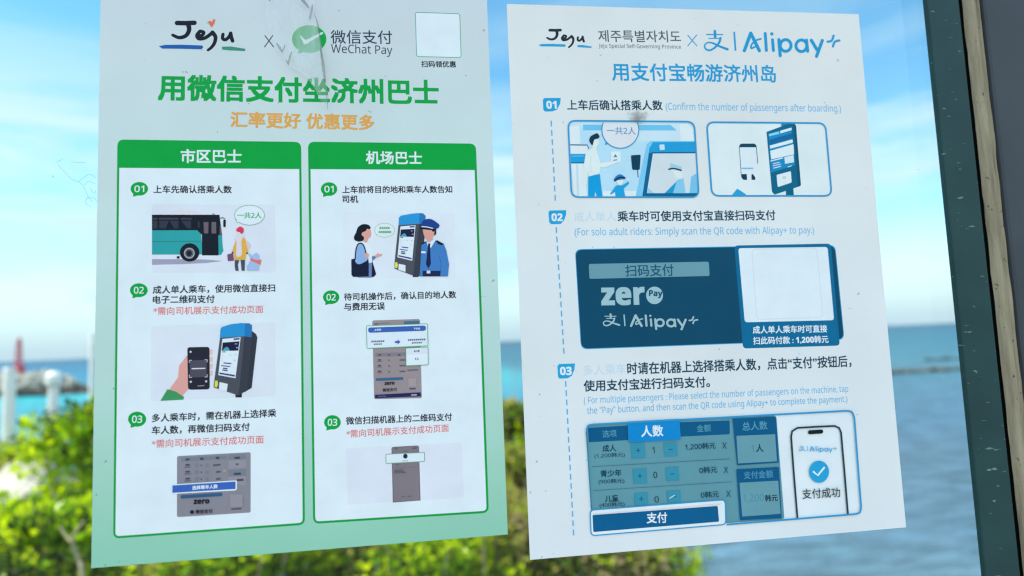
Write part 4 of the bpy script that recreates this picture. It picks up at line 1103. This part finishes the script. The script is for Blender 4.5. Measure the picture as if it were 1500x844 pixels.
# boarding scene
a = B('boarding_picture', 1, (825, 170, 6.752))
a.round([(45, 50), (1292, 60), (1338, 806), (80, 806)], 75, (160, 208, 236))
a.poly([(62, 110), (110, 72), (1230, 80), (1282, 120), (1286, 260), (880, 258), (700, 250), (200, 150), (200, 110)], (176, 212, 232))
a.poly([(195, 88), (1060, 92), (1120, 146), (195, 146)], (96, 182, 226)).poly([(1150, 82), (1232, 82), (1278, 124), (1292, 258), (1160, 254)], (198, 220, 230))
a.poly([(62, 110), (160, 100), (168, 280), (70, 282)], (206, 224, 232))
a.poly([(70, 296), (240, 298), (240, 376), (74, 376)], (194, 218, 232)).poly([(70, 378), (222, 378), (208, 462), (76, 462)], (22, 148, 212)).stroke([(84, 400), (200, 398)], 8, (96, 184, 228))
a.stroke([(70, 288), (236, 290), (250, 322)], 9, (12, 52, 78)).stroke([(78, 466), (200, 466)], 9, (12, 70, 110))
a.poly([(76, 474), (205, 474), (240, 794), (130, 794), (92, 740)], (172, 206, 226)).poly([(80, 476), (122, 476), (134, 792), (104, 770)], (208, 226, 234)).poly([(146, 476), (196, 476), (236, 794), (156, 794)], (206, 224, 233))
a.poly([(392, 742), (722, 742), (716, 796), (392, 796)], (204, 222, 232))
a.poly([(716, 796), (822, 285), (862, 250), (1296, 250), (1300, 330), (840, 330), (782, 796)], (108, 188, 230))
a.poly([(780, 796), (846, 330), (884, 262), (1296, 258), (1332, 760), (1290, 796)], (24, 146, 206))
a.poly([(780, 796), (848, 372), (884, 360), (1303, 358), (1334, 770), (1290, 797)], (0, 92, 138))
a.poly([(824, 766), (884, 374), (1304, 372), (1330, 764)], (184, 208, 222))
a.poly([(824, 766), (836, 712), (900, 766)], (132, 192, 226)).round([(948, 286), (998, 284), (1002, 338), (952, 340)], 8, (170, 212, 234))
a.poly([(1244, 765), (1262, 602), (1314, 570), (1329, 764)], (104, 182, 224)).poly([(1000, 766), (1128, 634), (1186, 618), (1208, 766)], (118, 188, 226)).poly([(1000, 766), (1118, 652), (1082, 766)], (24, 142, 202))
a.poly([(1074, 542), (1160, 546), (1188, 600), (1150, 622), (1100, 610), (1094, 570)], (210, 218, 224)).poly([(1060, 470), (1172, 505), (1168, 536), (1050, 518)], (140, 192, 220)).stroke([(1042, 530), (1090, 522), (1162, 540)], 15, (8, 52, 76), True)
a.round([(666, 392), (764, 385), (754, 536), (680, 536)], 16, (0, 56, 86)).stroke([(732, 540), (738, 608)], 8, (0, 80, 120))
a.poly([(246, 600), (360, 578), (386, 796), (330, 796), (316, 745), (306, 796), (244, 796)], (4, 146, 210))
a.poly([(285, 318), (325, 328), (355, 428), (372, 490), (356, 570), (250, 602), (245, 560), (226, 700), (194, 690), (204, 480), (222, 360)], (204, 224, 228))
a.poly([(345, 470), (380, 464), (530, 444), (545, 458), (400, 514), (352, 505)], (206, 222, 226)).stroke([(268, 400), (274, 560)], 4, (160, 200, 214))
a.round([(466, 356), (562, 350), (568, 464), (472, 456)], 6, (216, 226, 230)).poly([(494, 412), (513, 378), (534, 410)], (44, 132, 180)).stroke([(495, 441), (528, 437)], 9, (30, 90, 130))
a.poly([(298, 240), (345, 230), (356, 280), (332, 305), (326, 332), (284, 322)], (212, 222, 226))
a.poly([(255, 240), (270, 205), (310, 182), (335, 175), (357, 205), (342, 225), (306, 238), (288, 290), (264, 268)], (8, 46, 70), True)
arc = [(562+182*math.cos(t), 140+182*math.sin(t)) for t in [R(-22)+k*R(224)/30 for k in range(31)]]
a.poly([(410, 290), (420, 256), (446, 278)], RIM).poly(arc, (194, 212, 226)).stroke(arc, 10, RIM).text('一共2人', (430, 148), (712, 152), (46, 136, 190), 0.004)
a.poly([(460, 772), (520, 690), (580, 690), (640, 650), (650, 670), (595, 722), (610, 796), (514, 796), (510, 752), (472, 778)], (20, 150, 214)).ell(640, 628, 12, 12, (208, 222, 228))
a.poly([(528, 640), (582, 622), (592, 660), (562, 688), (536, 672)], (214, 222, 226), True).poly([(502, 640), (520, 598), (565, 580), (612, 612), (598, 628)], (30, 122, 182), True)
a.stroke([(508, 642), (552, 612), (604, 616)], 17, (8, 46, 76), True)
a.round([(45, 50), (1292, 60), (1338, 806), (80, 806)], 75, None, RIM, 15); a.build()

# phone and reader
a = B('reader_picture', 1)
Q = [(1034.6, 179.6), (1208.2, 181), (1217.6, 287.4), (1042.2, 287.4)]
a.round(Q, 11, (214, 227, 231)); a.at(1060, 170, 6.753)
a.poly([(130, 720), (168, 640), (232, 600), (310, 500), (340, 480), (372, 560), (300, 690), (215, 775)], (200, 221, 230))
a.round([(150, 276), (320, 276), (334, 632), (170, 634)], 20, (220, 230, 235)).poly([(149, 312), (154, 290), (168, 276), (300, 275), (318, 290), (323, 312)], (6, 62, 88))
a.stroke([(152, 312), (170, 580)], 6, (30, 84, 106)).stroke([(320, 312), (334, 470)], 7, (30, 84, 106)).stroke([(178, 520), (284, 520)], 13, (84, 172, 220))
a.poly([(168, 578), (225, 576), (228, 635), (190, 632), (172, 610)], (6, 52, 76)).poly([(272, 580), (286, 576), (310, 612), (308, 635), (272, 632)], (6, 52, 76))
a.poly([(75, 790), (130, 720), (215, 774), (215, 790)], SKYB)
a.poly([(565, 74), (702, 76), (704, 120), (566, 110)], (22, 124, 180)).poly([(612, 720), (685, 710), (690, 790), (612, 790)], (0, 88, 128))
a.poly([(420, 160), (640, 80), (700, 84), (712, 98), (760, 682), (752, 696), (500, 780), (474, 752)], (0, 94, 130)).poly([(690, 84), (712, 98), (760, 690), (732, 702)], (0, 76, 112))
a.poly([(440, 180), (666, 114), (700, 490), (464, 562)], (14, 128, 188)).poly([(446, 240), (674, 172), (678, 226), (450, 290)], (8, 96, 150))
for q, c in (([(555, 150), (666, 118), (668, 142), (558, 175)], WHT), ([(442, 182), (542, 156), (546, 180), (444, 204)], (120, 194, 230)), ([(452, 296), (676, 234), (680, 266), (456, 326)], (206, 222, 232)),
             ([(456, 348), (686, 282), (692, 382), (466, 432)], (206, 222, 232)), ([(596, 410), (686, 388), (692, 460), (602, 476)], (186, 214, 230))): a.poly(q, c)
for p, q, w in (((464, 448), (578, 418), 11), ((484, 476), (545, 460), 7), ((486, 496), (560, 478), 7), ((490, 518), (560, 500), 8), ((632, 506), (664, 497), 8)): a.stroke([p, q], w, (214, 228, 236))
a.round([(518, 586), (660, 548), (668, 660), (530, 706)], 12, (220, 230, 234)).ell(596, 612, 22, 16, (176, 198, 206)).stroke([(578, 660), (610, 652)], 5, (180, 198, 206))
a.at(0, 0, 1).round(Q, 11, None, RIM, 2.5); a.build()

# the big pay card
a = B('payment_card', 1)
a.round([(841.8, 365.2), (1223, 358.6), (1236.5, 498), (850.6, 512)], 10, (40, 148, 206))
a.round([(842.8, 366.4), (1222, 359.8), (1235.4, 497), (851.6, 510.8)], 10, (2, 66, 98))
a.at(1030, 340, 4.219).round([(190, 84), (786, 72), (842, 702), (244, 720)], 24, (0, 98, 146)).round([(215, 101), (766, 93), (806, 545), (255, 558)], 18, (222, 232, 236))
a.round([(298, 108), (700, 100), (738, 528), (330, 540)], 26, None, (188, 206, 220), 5)
a.text('成人单人乘车时可直接', (305, 605), (762, 597), WHT, 0.020).text('扫此码付款 : 1,200韩元', (307, 673), (770, 663), WHT, 0.020)
a.at(800, 340, 4.219).round([(262, 198), (1003, 184), (1008, 272), (266, 290)], 12, (92, 144, 164)).text('扫码支付', (488, 240), (785, 235), (2, 78, 110), 0.010)
a.text('zer', (342, 399), (604, 395), (138, 180, 196), 0.024, h=104).ell(668, 392, 52, 54, (138, 180, 196)).text('Pay', (634, 383), (716, 386), (4, 74, 108), 0.02)
pay_logo(a, lambda x: 350+(x-75)*.4317, lambda y: 507+(y-108)*.37, (138, 180, 196)); a.build()

# fare screen
a = B('fare_screen', 1)
FQ = [(857.6, 622), (1249, 601), (1260, 751.5), (866, 784)]
a.round(FQ, [12, 12, 12, 4], (216, 229, 234))
OV = (82, 140, 160); HB = (0, 82, 130); BT = (46, 134, 164); DK = (8, 60, 84)
a.round([(858.6, 622.6), (1136.5, 608.4), (1148.5, 760), (866.8, 781)], [11, 5, 4, 3], OV)
a.at(850, 600, 6.818)
a.poly([(75, 182), (470, 158), (476, 305), (82, 326)], HB).round([(990, 126), (1488, 108), (1490, 246), (1000, 270)], [0, 14, 14, 0], HB)
a.text('选项', (220, 245), (360, 235), (74, 142, 168), 0.01).text('金额', (1160, 190), (1300, 181), (74, 142, 168), 0.01)
def fare(name, sub, vals, won, y):
    (p, q), (sp, sq) = name[1:], sub[1:]
    a.text(name[0], p, q, DK, 0.018, h=66).text(sub[0], sp, sq, DK, 0.004, h=52)
fare(('成人', (220, 388), (355, 382)), ('(1,200韩元)', (140, 466), (442, 450)), 1, 1, 1)
fare(('青少年', (200, 640), (408, 628)), ('(900韩元)', (180, 722), (438, 712)), 1, 1, 1)
fare(('儿童', (245, 889), (378, 882)), ('(400韩元)', (190, 956), (440, 942)), 1, 1, 1)
for q in ([(500, 332), (640, 322), (648, 482), (508, 490)], [(828, 330), (960, 320), (968, 462), (835, 470)], [(520, 592), (656, 582), (664, 734), (528, 740)],
          [(846, 576), (976, 566), (986, 706), (856, 714)], [(536, 834), (668, 824), (676, 944), (542, 954)], [(860, 814), (995, 804), (1002, 924), (868, 930)]):
    a.poly(q, BT); m = [sum(p[i] for p in q)/4 for i in (0, 1)]
    a.stroke([(m[0]-18, m[1]+1), (m[0]+18, m[1]-1)], 9, (18, 86, 122))
    if q[0][0] < 700: a.stroke([(m[0]-1, m[1]-20), (m[0]+1, m[1]+20)], 9, (18, 86, 122))
a.text('1', (718, 404), (738, 402), DK, 0.0, h=62).text('0', (726, 652), (764, 650), DK, 0.0, h=62).text('0', (738, 896), (780, 893), DK, 0.0, h=62)
a.text('1,200韩元', (1045, 374), (1345, 358), DK, 0.006, h=66).text('0韩元', (1185, 606), (1362, 595), DK, 0.006, h=64).text('0韩元', (1200, 852), (1378, 841), DK, 0.006, h=64)
for x, y in ((1435, 358), (1450, 600), (1475, 838)): a.text('X', (x-22, y), (x+22, y), (24, 78, 104), 0.0, h=62)
a.stroke([(115, 568), (1488, 490)], 4, (50, 92, 114)).stroke([(130, 806), (1510, 718)], 4, (50, 92, 114))
a.stroke([(888, 882), (936, 854)], 10, (170, 206, 222))
a.at(850, 690, 6.818)
a.round([(95, 388), (1440, 284), (1447, 530), (105, 642)], 44, (216, 232, 242), RIM, 12)
a.poly([(122, 420), (1410, 318), (1372, 346), (120, 436)], (190, 202, 212)).round([(118, 436), (1366, 345), (1380, 502), (126, 606)], 14, (0, 86, 138)).text('支付', (660, 466), (860, 460), WHT, 0.022)
a.at(1060, 600, 4.965)
a.round([(60, 66), (376, 50), (396, 384), (94, 404)], [4, 16, 6, 6], HB).poly([(88, 190), (368, 178), (382, 374), (100, 390)], (88, 144, 164)).text('总人数', (130, 122), (312, 112), (78, 144, 174), 0.01)
a.text('1', (196, 282), (212, 281), (60, 122, 148), 0.0, h=52).text('人', (230, 279), (282, 277), DK, 0.02)
a.round([(88, 432), (396, 415), (416, 786), (114, 802)], 8, HB).poly([(110, 530), (390, 515), (408, 755), (130, 775)], (88, 144, 164)).text('支付金额', (140, 476), (352, 465), (70, 138, 172), 0.01)
a.text('1,200', (136, 646), (286, 640), (64, 128, 156), 0.0, h=62).text('韩元', (295, 643), (386, 638), (10, 52, 72), 0.02)
a.at(850, 600, 6.818).round([(465, 118), (985, 90), (996, 298), (480, 326)], 16, (6, 126, 200)).text('人数', (605, 216), (820, 208), WHT, 0.022)
a.at(1060, 600, 4.965)
a.stroke([(530, 790), (500, 420), (484, 195), (492, 156), (530, 132), (660, 124), (800, 118), (832, 132), (846, 165), (870, 440), (896, 758)], 13, (22, 54, 64), False)
a.round([(606, 150), (716, 143), (716, 172), (608, 179)], 14, (10, 26, 34))
pay_logo(a, lambda x: 540+(x-75)*.203, lambda y: 262+(y-108)*.19, (64, 158, 214))
a.ell(686, 450, 72, 80, SKYB).stroke([(646, 450), (676, 476), (722, 420)], 14, WHT).text('支付成功', (565, 612), (838, 598), (28, 50, 60), 0.006)
for p, q in (((868, 621.5), (1238, 601.6)), ((1249.6, 612), (1259.4, 741)), ((1250, 752.5), (1064, 767.6))): a.at(0, 0, 1).stroke([p, q], 2.6, RIM)
a.stroke([(1238, 601.6), (1246, 603.5), (1249.6, 612)], 2.6, RIM, True).stroke([(1259.4, 741), (1257.5, 750), (1250, 752.5)], 2.6, RIM, True).stroke([(868, 621.5), (860.5, 624), (858.2, 634)], 2.6, RIM, True)
a.stroke([(858.2, 634), (865.5, 744)], 1.6, (30, 120, 160)); a.build()
# ------------------------------------------------------------------ torn clear film left on the green poster
mt, n, l, b = new_mat('crumpled_clear_film')
b.inputs['Base Color'].default_value = (.90, .92, .94, 1); b.inputs['Roughness'].default_value = .16
tr = n.new('ShaderNodeBsdfTransparent'); ms = n.new('ShaderNodeMixShader')
t = n.new('ShaderNodeTexCoord'); mp2 = n.new('ShaderNodeMapping'); mp2.inputs['Scale'].default_value = (85, 85, 16); mp2.inputs['Rotation'].default_value = (0, R(-14), 0)
l.new(t.outputs['Object'], mp2.inputs['Vector'])
nz = n.new('ShaderNodeTexNoise'); nz.inputs['Scale'].default_value = 1; nz.inputs['Detail'].default_value = 4; l.new(mp2.outputs[0], nz.inputs['Vector'])
mr = n.new('ShaderNodeMapRange'); mr.inputs['From Min'].default_value = .38; mr.inputs['From Max'].default_value = .62; mr.inputs['To Min'].default_value = .16; mr.inputs['To Max'].default_value = .50
sp = n.new('ShaderNodeSeparateXYZ'); l.new(t.outputs['Object'], sp.inputs[0])
th = n.new('ShaderNodeMapRange'); th.inputs['From Min'].default_value = -.020; th.inputs['From Max'].default_value = .012; th.inputs['To Min'].default_value = .35; l.new(sp.outputs['Z'], th.inputs['Value'])
tm = n.new('ShaderNodeMath'); tm.operation = 'MULTIPLY'; l.new(mr.outputs[0], tm.inputs[0]); l.new(th.outputs[0], tm.inputs[1])
l.new(nz.outputs['Fac'], mr.inputs['Value']); l.new(tm.outputs[0], ms.inputs[0]); l.new(tr.outputs[0], ms.inputs[1]); l.new(b.outputs[0], ms.inputs[2])
l.new(ms.outputs[0], n['Material Output'].inputs['Surface'])
FK = lambda x, y: sheet(380+x/4.69, y/4.69)
left_edge = [(40, -90), (62, 0), (52, 140), (96, 260), (165, 385), (215, 470), (300, 520), (372, 600), (420, 690), (470, 770)]
right_edge = [(360, -90), (380, 0), (388, 120), (408, 200), (432, 330), (446, 430), (456, 520), (466, 600), (474, 690), (478, 775)]
film0 = FK(300, 470)
bm = bmesh.new(); prev = None; NU = 10
LE, RE = catmull(left_edge, 5), catmull(right_edge, 5)
for i, (p, q) in enumerate(zip(LE, RE)):
    row = []
    for k in range(NU+1):
        u = k/NU; P = FK(p[0]+(q[0]-p[0])*u, p[1]+(q[1]-p[1])*u)
        y = -.0012-.0011*(noise.noise(Vector((u*3, i*.14, 1)))+1)-.0005*(noise.noise(Vector((u*9+i*.1, i*.12, 4)))+1)
        row.append(bm.verts.new((P.x-film0.x, y, P.y-film0.y)))
    if prev:
        for k in range(NU): bm.faces.new((prev[k], prev[k+1], row[k+1], row[k]))
    prev = row
film = tag(bm_obj('torn_film', bm, mt, None, (film0.x, 0, film0.y), smooth=True), 'torn crumpled scrap of clear film over the top of the green poster', 'plastic film')
M_GRIME = simple_mat('grey_green_grime', (.20, .21, .16), .8, .2, var=.3, scale=200)
M_GRIME2 = simple_mat('brown_grime', (.11, .10, .07), .8, .2, var=.3, scale=200)
for g in (M_GRIME, M_GRIME2):      # thin streaks the sheet shows through
    n, l = g.node_tree.nodes, g.node_tree.links
    tr = n.new('ShaderNodeBsdfTransparent'); ms = n.new('ShaderNodeMixShader'); ms.inputs[0].default_value = .30
    l.new(tr.outputs[0], ms.inputs[1]); l.new(n['Principled BSDF'].outputs[0], ms.inputs[2]); l.new(ms.outputs[0], n['Material Output'].inputs['Surface'])
bm = bmesh.new()
def crease(pts, w, mi):
    P = [FK(*p) for p in catmull(pts, 4)]; N = len(P)
    bm_tube(bm, [(p.x-film0.x, -.0042, p.y-film0.y) for p in P], [w*.75*(.15+.85*math.sin(math.pi*(i+.6)/(N+.4))) for i in range(N)], 5, mi)
crease([(270, -30), (300, 20), (352, 86)], .0011, 1)
crease([(376, 60), (368, 110), (356, 165)], .0009, 0)
crease([(384, 120), (412, 200), (430, 320), (438, 430)], .0006, 0)
crease([(430, 360), (448, 470), (462, 600)], .0011, 0)
crease([(462, 600), (474, 700), (478, 772)], .0004, 0)
crease([(130, 322), (150, 350), (172, 388)], .0008, 0)
crease([(198, 440), (212, 466), (216, 470)], .0007, 0)
crease([(236, 380), (222, 420), (214, 462)], .0007, 0)
crease([(190, 330), (182, 360), (168, 380)], .0005, 0)
crease([(118, -10), (96, 16), (80, 40)], .0007, 1)
bm_obj('crease', bm, [M_GRIME, M_GRIME2], film)

# ------------------------------------------------------------------ scuff on the blue poster
mt, n, l, b = new_mat('grey_scuff')
b.inputs['Base Color'].default_value = (.22, .22, .20, 1); b.inputs['Roughness'].default_value = .8
t = n.new('ShaderNodeTexCoord'); mp2 = n.new('ShaderNodeMapping'); mp2.inputs['Scale'].default_value = (260, 260, 420); mp2.inputs['Rotation'].default_value = (0, R(25), 0)
l.new(t.outputs['Object'], mp2.inputs['Vector'])
nz = n.new('ShaderNodeTexNoise'); nz.inputs['Scale'].default_value = 1; nz.inputs['Detail'].default_value = 5; l.new(mp2.outputs[0], nz.inputs['Vector'])
gr = n.new('ShaderNodeTexGradient'); gr.gradient_type = 'SPHERICAL'; mp3 = n.new('ShaderNodeMapping'); mp3.inputs['Scale'].default_value = (85, 85, 130)
l.new(t.outputs['Object'], mp3.inputs['Vector']); l.new(mp3.outputs[0], gr.inputs[0])
mu = n.new('ShaderNodeMath'); mu.operation = 'MULTIPLY'; l.new(nz.outputs['Fac'], mu.inputs[0]); l.new(gr.outputs['Fac'], mu.inputs[1])
mr = n.new('ShaderNodeMapRange'); mr.inputs['From Min'].default_value = .22; mr.inputs['From Max'].default_value = .48; mr.inputs['To Max'].default_value = .55
l.new(mu.outputs[0], mr.inputs['Value'])
tr = n.new('ShaderNodeBsdfTransparent'); ms = n.new('ShaderNodeMixShader'); l.new(mr.outputs[0], ms.inputs[0]); l.new(tr.outputs[0], ms.inputs[1]); l.new(b.outputs[0], ms.inputs[2])
l.new(ms.outputs[0], n['Material Output'].inputs['Surface'])
sc0 = sheet(933, 172); bm = bmesh.new()
bm.faces.new([bm.verts.new((x, 0, z)) for x, z in ((-.011, -.009), (.011, -.009), (.011, .009), (-.011, .009))])
bm_obj('scuff_mark', bm, mt, blue_poster, (sc0.x-rbase.x, -.0013, sc0.y-rbase.z))

# ------------------------------------------------------------------ old cobweb on the pane, left of the green poster
M_WEB = simple_mat('dusty_cobweb', (.22, .25, .30), .8, .1)
n, l = M_WEB.node_tree.nodes, M_WEB.node_tree.links
tr = n.new('ShaderNodeBsdfTransparent'); ms = n.new('ShaderNodeMixShader'); ms.inputs[0].default_value = .26
l.new(tr.outputs[0], ms.inputs[1]); l.new(n['Principled BSDF'].outputs[0], ms.inputs[2]); l.new(ms.outputs[0], n['Material Output'].inputs['Surface'])
w0 = sheet(125, 275); bm = bmesh.new()
for pts in ([(84, 238), (92, 234)], [(104, 237), (114, 239), (126, 238)], [(86, 242), (98, 255), (106, 263), (116, 267), (122, 272), (130, 288), (136, 296)],
            [(116, 267), (124, 260), (133, 256), (142, 262)], [(124, 272), (131, 266), (140, 270)], [(130, 288), (126, 297), (134, 303)], [(133, 276), (138, 284), (141, 280)], [(128, 292), (138, 290), (143, 296)]):
    P = [sheet(*q) for q in catmull(pts, 4)]
    bm_tube(bm, [(q.x-w0.x, -.00045, q.y-w0.y) for q in P], .00013, 5)
tag(bm_obj('cobweb', bm, M_WEB, None, (w0.x, 0, w0.y)), 'wispy scrap of cobweb on the glass left of the green poster', 'cobweb')

bpy.data.objects.remove(_fo)
bpy.data.curves.remove(_fc)
